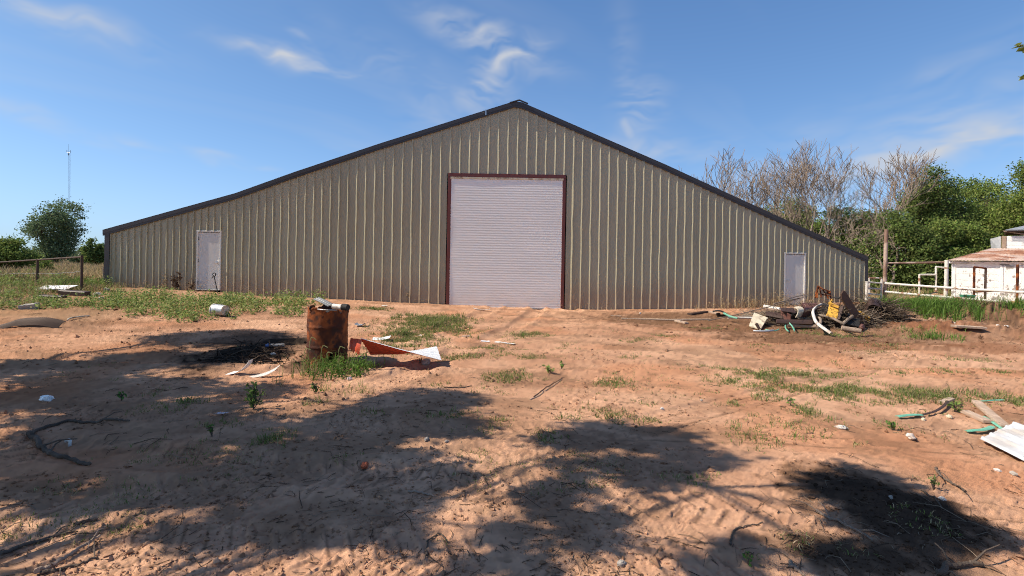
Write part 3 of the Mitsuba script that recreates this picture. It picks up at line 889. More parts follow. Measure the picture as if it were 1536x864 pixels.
kwb = dict(kids=(3, 4), ang=(16, 42), up=.16, wander=.13, shrink=(.52, .80), rr=.62)
bare_tree(1098, 400, 228, 36, 31, 'thin bare tree rising over the barn roof second from its left', lev=4, trunks=3, spread=.30, twig=.018, rscale=1.2, **kwb)
bare_tree(1128, 400, 232, 34, 32, 'spindly bare tree beside the large bare crown', lev=4, trunks=2, spread=.22, **kwb)
bare_tree(1196, 410, 204, 28, 33, 'largest bare grey tree with a dense fan of pale twigs', lev=5, trunks=2, spread=.26, rscale=1.4, **kwb)
bare_tree(1312, 420, 222, 26, 34, 'bare brown tree standing before the dark green thicket', lev=5, trunks=1, spread=.10, rscale=1.5, **kwb)
bare_tree(1352, 420, 234, 29, 35, 'slim bare tree next to the dark pointed green tree', lev=4, trunks=3, spread=.2, rscale=.8, **kwb)
bare_tree(1262, 420, 236, 31, 36, 'bare tree between the two broad bare crowns', lev=4, trunks=2, spread=.2, rscale=.8, **kwb)
bare_tree(1236, 420, 210, 30, 39, 'tall pale bare tree in the middle of the bare crowns', lev=4, trunks=1, spread=.2, rscale=1.2, **kwb)
bare_tree(1160, 410, 222, 33, 40, 'thin bare tree left of the largest bare crown', lev=4, trunks=3, spread=.25, rscale=1.0, **kwb)
bare_tree(1062, 400, 240, 41, 41, 'small bare twigs farthest along the roof slope', lev=4, trunks=3, spread=.34, rscale=1.2, twig=.019, **kwb)
bare_tree(1330, 430, 300, 23.5, 37, 'low leaning bare tree with long tangled limbs above the gate', lev=4, trunks=2, spread=.55, rscale=1.1, kids=(3, 3), ang=(25, 60), up=.02, wander=.2, shrink=(.5, .8), rr=.6)
bare_tree(1238, 425, 318, 25, 38, 'low bare brush tree at the barn eave', lev=4, trunks=2, spread=.35, rscale=1.0, kids=(3, 4), ang=(25, 50), up=.08, wander=.2, shrink=(.5, .8), rr=.6)

rng = np.random.default_rng(55)
nU = 26000
ux = rng.uniform(13.3, 34, nU); uy = rng.uniform(22.5, 34, nU)
ok = ux > 13.3 + 0 * uy
hU = 1.0 + 2.6 * n2(ux, uy, .35, 7, 3) * S(12, 16, ux)
cc = np.stack([ux, uy, height(ux, uy) + rng.uniform(0, 1, nU) ** 1.2 * hU], 1)
V, F, C = leaf_quads(rng, cc, .085, pal=PAL_DARK, up=.4)
put('undergrowth', (V, F), 'm_leaf', color=C, label='dark tangled undergrowth below the trees right of the barn', kind='stuff')

# ---- trees beside and behind the camera: their crowns shade the yard
SHADE = [gell(*s[:4]) + s[4:] for s in (
    # px, py, w, h, strength
    (60, 560, 260, 36, 1.), (170, 585, 300, 40, 1.), (330, 508, 210, 26, 1.), (365, 532, 100, 36, .9), (250, 540, 230, 26, .8), (390, 585, 130, 24, .8),
    (120, 640, 300, 60, 1.), (330, 650, 240, 60, .9), (635, 605, 165, 44, 1.), (560, 640, 240, 60, 1.), (690, 640, 80, 44, .9), (480, 690, 260, 60, .9),
    (200, 720, 360, 70, 1.), (420, 760, 300, 70, 1.), (560, 760, 220, 110, 1.), (640, 720, 150, 60, .7), (330, 800, 190, 50, .9), (100, 690, 200, 60, .9), (130, 760, 160, 40, .8),
    (862, 660, 110, 40, 1.), (960, 655, 170, 44, 1.), (1040, 690, 130, 36, 1.), (930, 710, 200, 60, .9), (860, 760, 180, 90, .9), (780, 810, 130, 60, .8), (800, 850, 180, 40, .9), (900, 800, 120, 60, .6), (690, 850, 140, 40, .5), (730, 700, 90, 30, .5), (150, 680, 330, 60, 1.), (300, 725, 320, 60, 1.), (460, 725, 250, 60, 1.), (520, 800, 170, 50, .9), (20, 740, 120, 60, .9), (350, 795, 260, 56, 1.), (490, 800, 250, 60, 1.), (640, 805, 150, 60, .9), (130, 760, 200, 40, 1.), (600, 690, 140, 40, .7), (30, 690, 150, 90, 1.), (230, 748, 200, 50, 1.), (150, 640, 260, 40, 1.), (420, 690, 200, 50, 1.), (60, 600, 200, 40, .9), (230, 610, 260, 40, .9),
    (1310, 740, 170, 90, 1.), (1330, 790, 240, 100, 1.), (1240, 820, 130, 90, 1.), (1430, 800, 140, 90, 1.), (1500, 815, 90, 60, .8), (1300, 855, 300, 50, 1.), (1120, 825, 170, 44, .8), (1080, 855, 160, 30, .7), (1400, 855, 220, 50, .9))]
HOLES = [gell(*s) for s in ((310, 772, 60, 50), (130, 725, 60, 40), (40, 622, 60, 18), (170, 606, 80, 12), (270, 600, 60, 10), (60, 845, 280, 80), (480, 852, 440, 60), (440, 695, 60, 18), (600, 697, 70, 22), (690, 692, 110, 26),
                            (910, 764, 100, 26), (905, 715, 54, 16), (1030, 790, 170, 70), (700, 790, 70, 30), (640, 792, 70, 22), (850, 620, 100, 10), (1180, 780, 70, 80), (480, 600, 90, 24), (765, 640, 50, 90), (755, 740, 60, 60), (380, 700, 40, 14), (210, 655, 60, 12), (90, 560, 60, 8),
                            (500, 735, 40, 14), (250, 690, 44, 14), (420, 640, 60, 12), (560, 600, 30, 12), (1150, 860, 60, 24), (950, 830, 90, 40), (1370, 745, 20, 14), (860, 690, 24, 14), (300, 560, 60, 8))]
TRUNKS = np.array([[-11.5, 4.2], [-6.6, 0.3], [-3.4, -2.2]])
rng = np.random.default_rng(404)
pts, sig = [], []
for (sx, sy, rx, ry, k) in SHADE:
    rx, ry = max(rx - .10, .05), max(ry - .06, .04)
    n = max(3, int(k * math.pi * rx * ry / .018))
    a, q = rng.uniform(0, 2 * math.pi, n), np.sqrt(rng.uniform(0, 1, n)) * .93
    for gx_, gy_ in zip(sx + rx * q * np.cos(a), sy + ry * q * np.sin(a)):
        if any(((gx_ - h[0]) / h[2]) ** 2 + ((gy_ - h[1]) / h[3]) ** 2 < 1 for h in HOLES):
            continue
        if meshkit.noise(np.array([gx_ * 1.4, gy_ * 1.4, 9.1])) > .86:
            continue
        t = 5.2
        while True:
            c = np.array([gx_, gy_, 0]) + SUN * t
            if c[1] < .4 or (c[2] - CAM_H) / c[1] > .66 or abs(c[0]) / c[1] > 1.25:
                break
            t += .1
        t += rng.uniform(0, .5 + .35 * gy_)
        pts.append(np.array([gx_, gy_, 0]) + SUN * t); sig.append(np.clip(.024 * gy_, .05, .17))
pts, sig = np.array(pts), np.array(sig)
own = np.argmin(((pts[:, None, :2] - TRUNKS[None]) ** 2).sum(-1) + np.array([0, 0, 0]), 1)
from scipy.cluster.vq import kmeans2
names = ('shade tree standing out of view beyond the left frame edge', 'shade tree close beside the camera on its left', 'shade tree standing behind the camera')
for k in range(3):
    cl = pts[own == k]
    if len(cl) < 6:
        continue
    t = thing('shade_tree', names[k], 'tree')
    base = np.array([*TRUNKS[k], 0.0]); base[2] = height(*TRUNKS[k]) - .1
    zmin = cl[:, 2].min()
    fork = base + np.array([.3, .1, max(1.8, zmin * .55)])
    segs = [(p, q, .20 - .012 * i, .188 - .012 * i) for i, (p, q) in enumerate(zip(curve([base, fork], 7)[:-1], curve([base, fork], 7)[1:]))]
    nk = max(2, min(14, len(cl) // 9))
    cen, lab = kmeans2(cl, nk, seed=3, minit='++')
    for c in range(nk):
        if not (lab == c).any():
            continue
        mid = cen[c] - np.array([0, 0, .25])
        pp = curve([fork, fork * .5 + mid * .5 + np.array([0, 0, .4]), mid], 7)
        rr_ = np.linspace(.055, .02, 7)
        segs += [(p, q, rr_[i], rr_[i + 1]) for i, (p, q) in enumerate(zip(pp[:-1], pp[1:]))]
        for e in cl[lab == c]:
            segs.append((mid, e, .018, .006))
    put('trunk', segs_mesh(segs, 6), 'm_bark_dark', t)
    per = 60
    cc = cl.repeat(per, 0) + rng.normal(0, 1, (len(cl) * per, 3)) * np.array([1, 1, .85]) * sig[own == k].repeat(per)[:, None]
    bad = (cc[:, 1] > .3) & ((cc[:, 2] - CAM_H) / np.maximum(cc[:, 1], .01) < .60) & (np.abs(cc[:, 0]) / np.maximum(cc[:, 1], .01) < 1.12)
    V, F, C = leaf_quads(rng, cc[~bad], .060, pal=PAL_MID, up=.5)
    put('crown', (V, F), 'm_leaf', t, color=C)

# the tree whose twig tip hangs into view at the right
rng = np.random.default_rng(66)
t = thing('edge_tree', 'tree beyond the right frame edge with a leafy twig tip hanging in view', 'tree')
base = np.array([8.6, 4.4, height(8.6, 4.4) - .1]); fork = base + np.array([-.2, .1, 2.6])
tip1, tip2 = P(1534, 72, 4.6), P(1539, 116, 4.6)
segs = [(p, q, .16, .15) for p, q in zip(curve([base, fork], 6)[:-1], curve([base, fork], 6)[1:])]
tw = curve([fork, fork + np.array([-1.2, .1, 1.4]), P(1560, 50, 4.6), tip1], 14)
segs += [(p, q, .05 - .0034 * i, .05 - .0034 * (i + 1)) for i, (p, q) in enumerate(zip(tw[:-1], tw[1:]))]
segs.append((P(1560, 50, 4.6), tip2, .005, .003))
cl = fork + np.array([.9, 0, 1.9]) + rand_unit(rng, 46) * rng.uniform(.4, 1.25, (46, 1)) * np.array([1.2, 1.2, 1.0])
cl = cl[cl[:, 0] / cl[:, 1] > 1.25]
for e in cl:
    segs.append((fork + np.array([.2, 0, .5]), e, .02, .006))
put('trunk', segs_mesh(segs, 6), 'm_bark_dark', t)
cc = np.vstack([cl.repeat(40, 0) + rng.normal(0, .25, (len(cl) * 40, 3)), tip1 + rng.normal(0, .022, (7, 3)), tip2 + rng.normal(0, .014, (4, 3))])
V, F, C = leaf_quads(rng, cc, .045, pal=PAL_LIGHT, up=.2)
put('crown', (V, F), 'm_leaf', t, color=C)

# ------------------------------------------------------------------ GUYED MAST
mb = P(103, 383, 300); mb[2] = -1
mt_ = P(103, 227, 300)
t = thing('radio_mast', 'slender guyed radio mast far off above the round tree', 'mast')
hgt = mt_[2] - mb[2]
segs = []
for k in range(3):
    a = 2 * math.pi * k / 3
    o = np.array([.28 * math.cos(a), .28 * math.sin(a), 0])
    segs.append((mb + o, mt_ + o, .04, .04))
    a2 = 2 * math.pi * (k + 1) / 3
    o2 = np.array([.28 * math.cos(a2), .28 * math.sin(a2), 0])
    for i in range(40):
        segs.append((mb + o + [0, 0, hgt * i / 40], mb + o2 + [0, 0, hgt * (i + 1) / 40], .02, .02))
put('lattice', segs_mesh(segs, 4), 'm_hinge', t)
put('antenna', segs_mesh([(mt_, mt_ + [0, 0, 4.5], .07, .04), (mt_ + [-1.1, 0, -.6], mt_ + [1.1, 0, -.6], .12, .12), (mt_ + [-1.1, 0, -.6], mt_ + [-1.1, 0, .8], .12, .1), (mt_ + [1.1, 0, -.6], mt_ + [1.1, 0, .8], .12, .1), (mt_ + [0, 0, -1.2], mt_ + [0, 0, -2.4], .35, .35)], 6), 'm_hinge', t)

# ------------------------------------------------------------------ FENCES
t = thing('pipe_fence', 'rusty pipe fence of two posts and a top rail left of the barn', 'fence')
pA, pB = P(122, 440, 15.4), P(56, 418, 16.6)
pA[2] = height(pA[0], pA[1]); pB[2] = height(pB[0], pB[1])
topA, topB = P(122, 383, 15.4)[2], P(56, 387.5, 16.6)[2]
put('post', tube([pA - [0, 0, .3], [pA[0], pA[1], topA]], .037, 10), 'm_pipe_dark', t, smooth=40)
put('post', tube([pB - [0, 0, .3], [pB[0], pB[1], topB - .02]], .037, 10), 'm_pipe_dark', t, smooth=40)
dirv = (pB - pA); dirv[2] = topB - topA
r0 = np.array([pA[0], pA[1], topA - .05])
put('rail', tube([r0, r0 + dirv * 1.0, r0 + dirv * 2.8], .027, 10), 'm_pipe_dark', t, smooth=40)
w0 = P(122, 407, 15.4)
put('wire', tube(curve([w0, w0 + dirv * .5 + [0, 0, -.03], w0 + dirv * 1.0, w0 + dirv * 2.4], 20), .006, 5), 'm_hinge', t)
c = P(157, 412, 16.9); c[2] = height(c[0], c[1])
t = thing('leaning_stake', 'thin wooden stake leaning by the left barn corner', 'stake')
put('shaft', tube(curve([c - [0, 0, .1], c + [-.03, 0, .3], P(154.5, 400.5, 16.9)], 6), [.026, .026, .025, .024, .022, .018], 7), 'm_wood', t)

# right corral
FY = 18.0


def rail(key, a, b, r=.03, mat='m_pipe_white'):
    put('rail', tube(curve([P(*a), (P(*a) + P(*b)) / 2 + [0, 0, -.01], P(*b)], 8), r, 10), mat, key, smooth=40)


def post(key, px, pyt, depth, r=.04, mat='m_pipe_white', name='post'):
    c = P(px, pyt, depth)
    put(name, tube([[c[0] - .01, c[1], height(c[0], c[1]) - .3], c], r, 10), mat, key, smooth=40)


t = thing('corral_fence', 'white painted pipe fence running from the gate past the shed', 'fence')
post(t, 1420, 390, 16.45, .058)
rail(t, (1327, 394.5, 17.0), (1422, 393, 16.5), .035, 'm_pipe_rust')
rail(t, (1327, 425, 16.95), (1545, 439, 13.9), .040)
rail(t, (1327, 437.5, 16.95), (1516, 453.5, 14.3), .040)
t = thing('rusty_pole', 'tall rusty pipe pole where the gate meets the fence', 'pole')
c = P(1329.5, 344, 17.0)
put('shaft', tube([[c[0] - .03, c[1], height(c[0], c[1]) - .3], c], .062, 10), 'm_pipe_rust', t, smooth=40)
t = thing('pipe_gate', 'white pipe gate of four bars hung at the right barn corner', 'gate')
post(t, 1300.5, 422, 16.85, .05, 'm_white', 'gate_post')
post(t, 1322.5, 419, 16.95, .035, 'm_white', 'end_stile')
for y0, y1 in ((423, 425), (432.5, 433.5), (440.5, 442.5), (446.5, 449.5)):
    put('bar', tube([P(1300.5, y0, 16.85), P(1322.5, y1, 16.95)], .028, 8), 'm_white', t, smooth=40)
t = thing('stepped_pipework', 'pale stepped pipe frame standing behind the white fence', 'frame')
D = 20.5
for seg in (((1379, 440), (1379, 412)), ((1379, 412), (1404, 412)), ((1404, 440), (1404, 400)), ((1404, 400), (1419, 402))):
    a, b = P(*seg[0], D), P(*seg[1], D)
    if seg[0][0] == seg[1][0]:
        a[2] = height(a[0], a[1]) - .1
    put('pipe', tube([a, b], .035, 8), 'm_pipe_white', t, smooth=40)
t = thing('low_pipework', 'low pale pipe frame rising above the white pipe gate', 'frame')
for seg in (((1304, 440), (1304, 416.5)), ((1304, 416.5), (1322, 417.5)), ((1322, 440), (1322, 417.5))):
    a, b = P(*seg[0], 19.5), P(*seg[1], 19.5)
    if seg[0][0] == seg[1][0]:
        a[2] = height(a[0], a[1]) - .1
    put('pipe', tube([a, b], .03, 8), 'm_pipe_white', t, smooth=40)

# ------------------------------------------------------------------ SHED at the right (front turned towards the sun)
A = P(1427.5, 461, 19.2); A[2] = height(A[0], A[1]) - .05
dirx = np.array([math.cos(math.radians(-44)), math.sin(math.radians(-44)), 0]); nrm = np.array([dirx[1], -dirx[0], 0])   # nrm: outward front normal
if nrm[1] > 0:
    nrm = -nrm
up_ = np.array([0, 0, 1.0])
Zs = P(1427.5, 391.5, 19.2)[2]
SL = 7.5


def shed_box(u0, u1, z0, z1, d0, d1, bev=0.0):
    """u along the front, d outward from it."""
    m = box(u1 - u0, d1 - d0, z1 - z0, bev=bev)
    M = np.eye(4)
    M[:3, 0], M[:3, 1], M[:3, 2] = dirx, nrm, up_
    if np.linalg.det(M[:3, :3]) < 0:
        M[:3, 1] = -nrm
    M[:3, 3] = A + dirx * (u0 + u1) / 2 + nrm * (d0 + d1) / 2; M[2, 3] = (z0 + z1) / 2
    m.apply_transform(M)
    return m


shed = thing('old_shed', 'white peeling shed with a rusted roof at the right edge', 'shed')
z0 = A[2] - .3
fwk = shed + '__front_wall'
tag(fwk, 'white wall with flaking paint')
nb = 7
for k in range(nb):
    zl, zh = A[2] - .2 + (Zs - A[2] + .2) * k / nb, A[2] - .2 + (Zs - A[2] + .2) * (k + 1) / nb
    put('board', shed_box(0, SL, zl + .004, zh, -.05, .0 + .004 * (k % 2), bev=.006), 'm_peel', fwk)
put('side_wall', shed_box(.002, .06, z0, Zs - .02, -5, -.052), 'm_peel', shed)
put('corner_board', shed_box(-.02, .10, z0, Zs - .03, -.02, .022, bev=.004), 'm_peel', shed)
put('fascia', shed_box(-.12, SL, Zs - .09, Zs - .01, .03, .06, bev=.004), 'm_peel_grey', shed)
dr_ = shed + '__door'
tag(dr_, 'flaking white door with a brown lower panel')
ud0, ud1 = 1.42, 2.55
put('slab', shed_box(ud0, ud1, A[2] - .1, Zs - .16, .006, .03, bev=.004), 'm_peel', dr_)
put('trim', shed_box(ud0 - .09, ud0 - .005, A[2] - .1, Zs - .12, .006, .05, bev=.004), 'm_peel', dr_)
put('trim', shed_box(ud1 + .005, ud1 + .16, A[2] - .1, Zs - .12, .006, .05, bev=.004), 'm_peel', dr_)
put('patch', shed_box(ud0 + .62, ud1 - .03, Zs - .95, Zs - .66, .031, .037, bev=.002), 'm_wood', dr_)
# rusty roof sheets: eave in front, rising back to the upper storey
RB, RZ = 2.6, .56
rsh = shed + '__roof'
ns = 9
for k in range(ns):
    for h in (0, 1):
        u0, u1 = -.16 + (SL + .2) * k / ns, -.16 + (SL + .2) * (k + 1) / ns + .05
        uu = np.linspace(u0, u1, 19)
        f0, f1 = (h * .5, (h + 1) * .5 + (.03 if h == 0 else 0))
        ff = np.linspace(f0, f1, 3)
        dd = .22 - (RB + .22) * ff
        hip = np.clip(1 - uu / 1.3, 0, 1)
        g = np.array([[A + dirx * max(u, -.16 + f * 1.25) + nrm * d + up_ * 0 for f, d in zip(ff, dd)] for u in uu])
        for a, u in enumerate(uu):
            for b, f in enumerate(ff):
                g[a, b, 2] = Zs + .01 + RZ * f + .010 * math.sin(u * 2 * math.pi / .105) + .006 * (k % 2) + .008 * (1 - h)
        put('sheet', sheet(g, .003), 'm_rustroof', rsh, smooth=50)
# upper storey
ups = shed + '__upper_wall'
uz0, uz1 = Zs + RZ - .08, Zs + RZ + .52
tag(ups, 'upper wall with grey patches where white paint has worn off')
for k in range(3):
    zl, zh = uz0 + (uz1 - uz0) * k / 3, uz0 + (uz1 - uz0) * (k + 1) / 3
    put('board', shed_box(1.55, SL, zl + .004, zh, -RB - .06, -RB, bev=.008), 'm_peel_grey', ups)
put('corner_board', shed_box(1.41, 1.55, uz0, uz1, -RB - .05, -RB + .02, bev=.004), 'm_wood', shed)
fl = [A + dirx * 1.39 + nrm * (-RB + .02), A + dirx * 1.12 + nrm * (-RB - .25)]
g = np.array([[[fl[0][0], fl[0][1], uz0 - .02], [fl[0][0], fl[0][1], uz1 + .0]], [[fl[1][0], fl[1][1], uz0 - .03], [fl[1][0] - .06, fl[1][1], uz1 - .10]]])
put('flashing', sheet(g, .01), 'm_galv', shed)
put('brick_band', shed_box(2.3, SL, uz1 + .005, uz1 + .15, -RB - .16, -RB - .08), 'm_brick', shed)
put('soffit', shed_box(1.55, SL, uz1 + .155, uz1 + .21, -RB - 2.4, -RB + .18, bev=.01), 'm_brown_dark', shed)
put('loose_board', tube([A + dirx * 1.45 + nrm * (-RB + .05) + [0, 0, uz1 + .20 - A[2]], A + dirx * 2.2 + nrm * (-RB + .10) + [0, 0, uz1 + .02 - A[2]]], .022, 4), 'm_wood', shed)
rt = []
for q in range(2):
    g = np.array([[A + dirx * u + nrm * d + [0, 0, uz1 + .225 + f * .42 - A[2]] for f, d in ((0, -RB + .24), (1, -RB - 1.5))] for u in np.linspace(1.5, SL, 6)])
    break
g[0, 1] += dirx * 1.3
put('upper_roof', sheet(g, .04), 'm_slate', shed)
# rusty posts and frame standing in front of the shed
t = thing('rusty_pipework', 'rusty pipe frame standing in front of the white shed wall', 'frame')
for px in (1461.5, 1478.5):
    c = P(px, 400 if px < 1470 else 402, 17.0)
    put('post', tube([[c[0], c[1], height(c[0], c[1]) - .1], c], .034, 8), 'm_pipe_dark' if px > 1470 else 'm_rust', t, smooth=40)
put('rail', tube([P(1461.5, 400.5, 17.0), P(1478.5, 402.5, 17.0)], .03, 8), 'm_rust', t, smooth=40)
put('rail', tube([P(1461.5, 438, 17.0), P(1500, 436, 16.6)], .03, 8), 'm_rust', t, smooth=40)
put('rail', tube([P(1461.5, 453, 17.0), P(1500, 451, 16.6)], .026, 8), 'm_rust', t, smooth=40)
t = thing('rusty_post', 'single rusty pipe post at the right end of the shed wall', 'post')
c = P(1526.5, 397, 15.2)
put('shaft', tube([[c[0], c[1], height(c[0], c[1]) - .1], c], .034, 8), 'm_rust', t, smooth=40)

# ------------------------------------------------------------------ BARREL AND WHAT LIES ROUND IT
bp_ = GP(491, 541)
bz = height(bp_[0], bp_[1]) - .02
nt, nz = 96, 60
th = np.linspace(0, 2 * math.pi, nt + 1)
zz = np.linspace(0, .90, nz)
R0 = .292
rr_ = R0 + .010 * np.exp(-((zz - .30) / .016) ** 2) + .010 * np.exp(-((zz - .60) / .016) ** 2) + .008 * np.exp(-((zz - .885) / .012) ** 2)
thg, zg = np.meshgrid(th, zz, indexing='ij')
dn = meshkit.fbm(np.stack([np.cos(thg) * 1.6, np.sin(thg) * 1.6, zg * 2.2], -1), 3, seed=4) - .5
rg = rr_[None] + dn * .035 * S(0, .2, zg)
rim = meshkit.fbm(np.stack([np.cos(th) * 3.5, np.sin(th) * 3.5, th * 0 + 2], -1), 3, seed=8)
cut = .9 - .10 * np.clip(rim - .45, 0, 1) * 2.2 - .05 * np.clip(np.cos(th - .35), 0, 1)
cut[-1] = cut[0]
zg = zg * (cut / .9)[:, None] ** S(.7, .9, zg)
gridb = np.stack([bp_[0] + rg * np.cos(thg), bp_[1] + rg * np.sin(thg), bz + zg], -1)
barrel = thing('burn_barrel', 'rusted steel burn barrel with a ragged rim standing in weeds', 'barrel')
mb_ = sheet(gridb, .005)
# burnt-out hole low in the front
cen = mb_.triangles_center
ang = np.arctan2(cen[:, 1] - bp_[1], cen[:, 0] - bp_[0])
hz_ = cen[:, 2] - bz
hole = (np.abs(((ang + math.radians(52) + math.pi) % (2 * math.pi)) - math.pi) < .34 + .10 * np.sin(hz_ * 60)) & (hz_ < .20 + .05 * np.sin(ang * 17))
put('shell', trimesh.Trimesh(mb_.vertices, mb_.faces[~hole], process=False), 'm_rust', barrel, smooth=50)
rng = np.random.default_rng(12)
ash = trimesh.creation.icosphere(3, 1.0)
ash.vertices = ash.vertices * [.275, .275, .12] * (1 + .25 * (meshkit.fbm(ash.vertices * 2.5, 3)[:, None] - .5)) + [bp_[0], bp_[1], bz + .70]
put('charred_fill', ash, 'm_black', barrel)


def corr(length, width, pitch=.07, amp=.012, n=None, m=10):
    """Corrugated grid: length along x, ribs run along x."""
    n = n or int(width / pitch * 8)
    v = np.linspace(-width / 2, width / 2, n)
    u = np.linspace(0, length, m)
    return np.stack([np.repeat(u[:, None], n, 1), np.repeat(v[None], m, 0), np.repeat((amp * np.clip(1.6 * np.sin(v * 2 * math.pi / pitch), -1, 1))[None], m, 0)], -1)


def place_grid(g, loc, rot):
    M = rotm(*rot)[:3, :3]
    return g @ M.T + np.asarray(loc)


g = corr(.30, .11, .036, .006)
g[..., 2] += -.25 * (g[..., 0] - .1) ** 2
a = P(474, 447, 7.2)
put('corrugated_scrap', sheet(place_grid(g, a, (12, 16, -25)), .002), 'm_galv_dark', smooth=40, label='grey corrugated metal scrap sticking out of the barrel top', cat='scrap metal')
a, b = P(500, 459.5, 7.05), P(520, 461, 6.95)
t = thing('white_tube', 'short white tube with a black end lying across the barrel rim', 'tube')
put('sleeve', tube([a, (a * .3 + b * .7)], .038, 14), 'm_white', t, smooth=40)
put('burnt_end', tube([(a * .32 + b * .68), b + [.02, 0, 0]], .046, 12), 'm_black', t, smooth=40)
put('bent_rod', tube(curve([P(477, 464, 6.85), P(492, 465, 6.8), P(505, 465.5, 6.9)], 8), .011, 6), 'm_hinge', label='thin bent metal rod lying along the barrel rim', cat='rod')

# red sheet: raised in front beside the barrel, twisting down until its white back lies upward
n, mcol = 40, 45
u = np.linspace(0, 1, n)[:, None] * np.ones((1, mcol)); v = np.ones((n, 1)) * np.linspace(0, 1, mcol)[None]
fr0 = np.array([0, 7.2, 0])
us = [0, .47, 1]
fk = np.array([P(541, 508, 7.2), P(598, 524.0, 7.2), P(662, 540.5, 7.22)]); bk = np.array([P(556, 531.5, 7.46), P(604, 530, 7.55), P(655, 519.5, 7.86)])
front = np.stack([np.interp(u, us, fk[:, k]) for k in range(3)], -1); back = np.stack([np.interp(u, us, bk[:, k]) for k in range(3)], -1)
g = front * (1 - v[..., None]) + back * v[..., None]
g[..., 2] += .010 * np.clip(1.6 * np.sin(v * 2 * math.pi * 6), -1, 1)
g[..., 2] = np.maximum(g[..., 2], height(g[..., 0], g[..., 1]) + .012)
red = thing('red_metal_sheet', 'twisted red metal sheet with a white underside lying against the barrel', 'metal sheet')
top_ = sheet(g + [0, 0, .0015], .002)
put('white_face', top_, 'm_white_metal', red, smooth=40)
du, dv = np.gradient(g, axis=0), np.gradient(g, axis=1)
nn = np.cross(du, dv); nn /= np.linalg.norm(nn, axis=-1, keepdims=True)
nn *= np.sign(nn[..., 2:3])
put('red_face', sheet(g - nn * .0035, .002), 'm_red_metal', red, smooth=40)
f0, f1 = P(526, 507, fr0[1] + .12), P(542, 509, fr0[1] - .01)
b0, b1 = P(524, 524, fr0[1] + .05), P(538, 531, fr0[1] - .03)
g2 = np.array([[f0 * (1 - s) + f1 * s + (b0 * (1 - s) + b1 * s - f0 * (1 - s) - f1 * s) * q + np.array([0, -.02 * math.sin(q * 3), 0]) for q in np.linspace(0, 1, 8)] for s in np.linspace(0, 1, 12)])
g2[..., 0] += .012 * np.sin(np.linspace(0, 1, 12)[:, None] * 14)
g2[:, -1, 2] += .02 * np.sin(np.arange(12) * 2.3)
put('bent_flap', sheet(g2, .003), 'm_red_metal', red, smooth=40)


def on_ground(grid_pts, lift=.004):
    return np.array([[*p[:2], height(p[0], p[1]) + lift] for p in grid_pts])


def panel4(c, th=.01, n=6, m=6, bend=0.0, mode='px'):
    """Solid panel from 4 corners ((px, py, depth) each, round the edge), bent along its first side."""
    w = [P(*q) if mode == 'px' else np.array(q, float) for q in c]
    s = np.linspace(0, 1, n)[:, None, None]; q = np.linspace(0, 1, m)[None, :, None]
    g = (w[0] * (1 - s) + w[1] * s) * (1 - q) + (w[3] * (1 - s) + w[2] * s) * q
    nn = np.cross(w[1] - w[0], w[3] - w[0]); nn /= np.linalg.norm(nn)
    g = g + nn * bend * np.sin(s * math.pi)
    return sheet(g, th)


d1 = GP(360, 563)[1]
cv = curve([P(343, 560, d1), P(357, 558, d1 + .02), P(368, 551, d1 + .1), P(376, 540, d1 + .16)], 14)
wv = np.array([.02, .10, 0])
g = np.array([[p + np.array([.05, .22, .02]) * (q - .4) * s for q in np.linspace(0, 1, 5)] for p, s in zip(cv, np.linspace(.7, .35, 14))])
put('burnt_metal_piece', sheet(g, .004), 'm_burnt', smooth=40, label='curled white metal piece with a burnt brown tip by the ash heap', cat='scrap metal')
d2 = GP(392, 566)[1]
cv = curve([P(372, 566, d2), P(395, 563, d2), P(414, 554, d2 + .05)], 12)
g = np.array([[p + np.array([.02, .10, .05]) * (q - .2) * s for q in np.linspace(0, 1, 5)] for p, s in zip(cv, np.linspace(.25, 1.1, 12))])
put('burnt_metal_piece', sheet(g, .004), 'm_white', smooth=40, label='flat triangular white metal flap lying nearest the ash heap', cat='scrap metal')
c = GP(409, 523)
t = thing('spray_can', 'small blue can lying on the ash heap', 'can')
put('body', tube([c + [-.04, 0, .04], c + [.17, .04, .045]], .032, 14), 'm_hinge', t, smooth=40)
put('cap', tube([c + [-.10, -.01, .04], c + [-.042, 0, .04]], .033, 14), 'm_blue', t, smooth=40)


def crumple(c, s, seed, mat, label, cat, flat=.35, name='litter'):
    rng = np.random.default_rng(seed)
    m = trimesh.creation.icosphere(2, 1.0)
    v = m.vertices
    v = v * (1 + .55 * (meshkit.noise(v * 2.2 + seed)[:, None] - .5) + .35 * (meshkit.noise(v * 5 + seed)[:, None] - .5))
    v = v * np.array([s, s * .62, s * flat]) @ rotm(0, 0, rng.uniform(0, 180))[:3, :3].T
    m.vertices = v + c + [0, 0, s * flat * .55]
    return put(name, m, mat, label=label, cat=cat)


def flake(px, py, w, h, seed, mat, label, cat, name='scrap', curl=.25, rz=None):
    """A thin curled scrap lying on the ground."""
    rng = np.random.default_rng(seed)
    c = GP(px, py)
    k = c[1] / FPX
    L, W = w * k, max(h * k * 1.8, .03)
    g = np.array([[[a * L, b * W, curl * L * (a * a * 1.6 + .4 * b * b) + rng.normal(0, .004)] for b in np.linspace(-.5, .5, 4)] for a in np.linspace(-.5, .5, 7)])
    g = place_grid(g, c + [0, 0, .012], (rng.uniform(-8, 8), rng.uniform(-6, 6), rng.uniform(-15, 15) if rz is None else rz))
    return put(name, sheet(g, .003), mat, smooth=40, label=label, cat=cat)


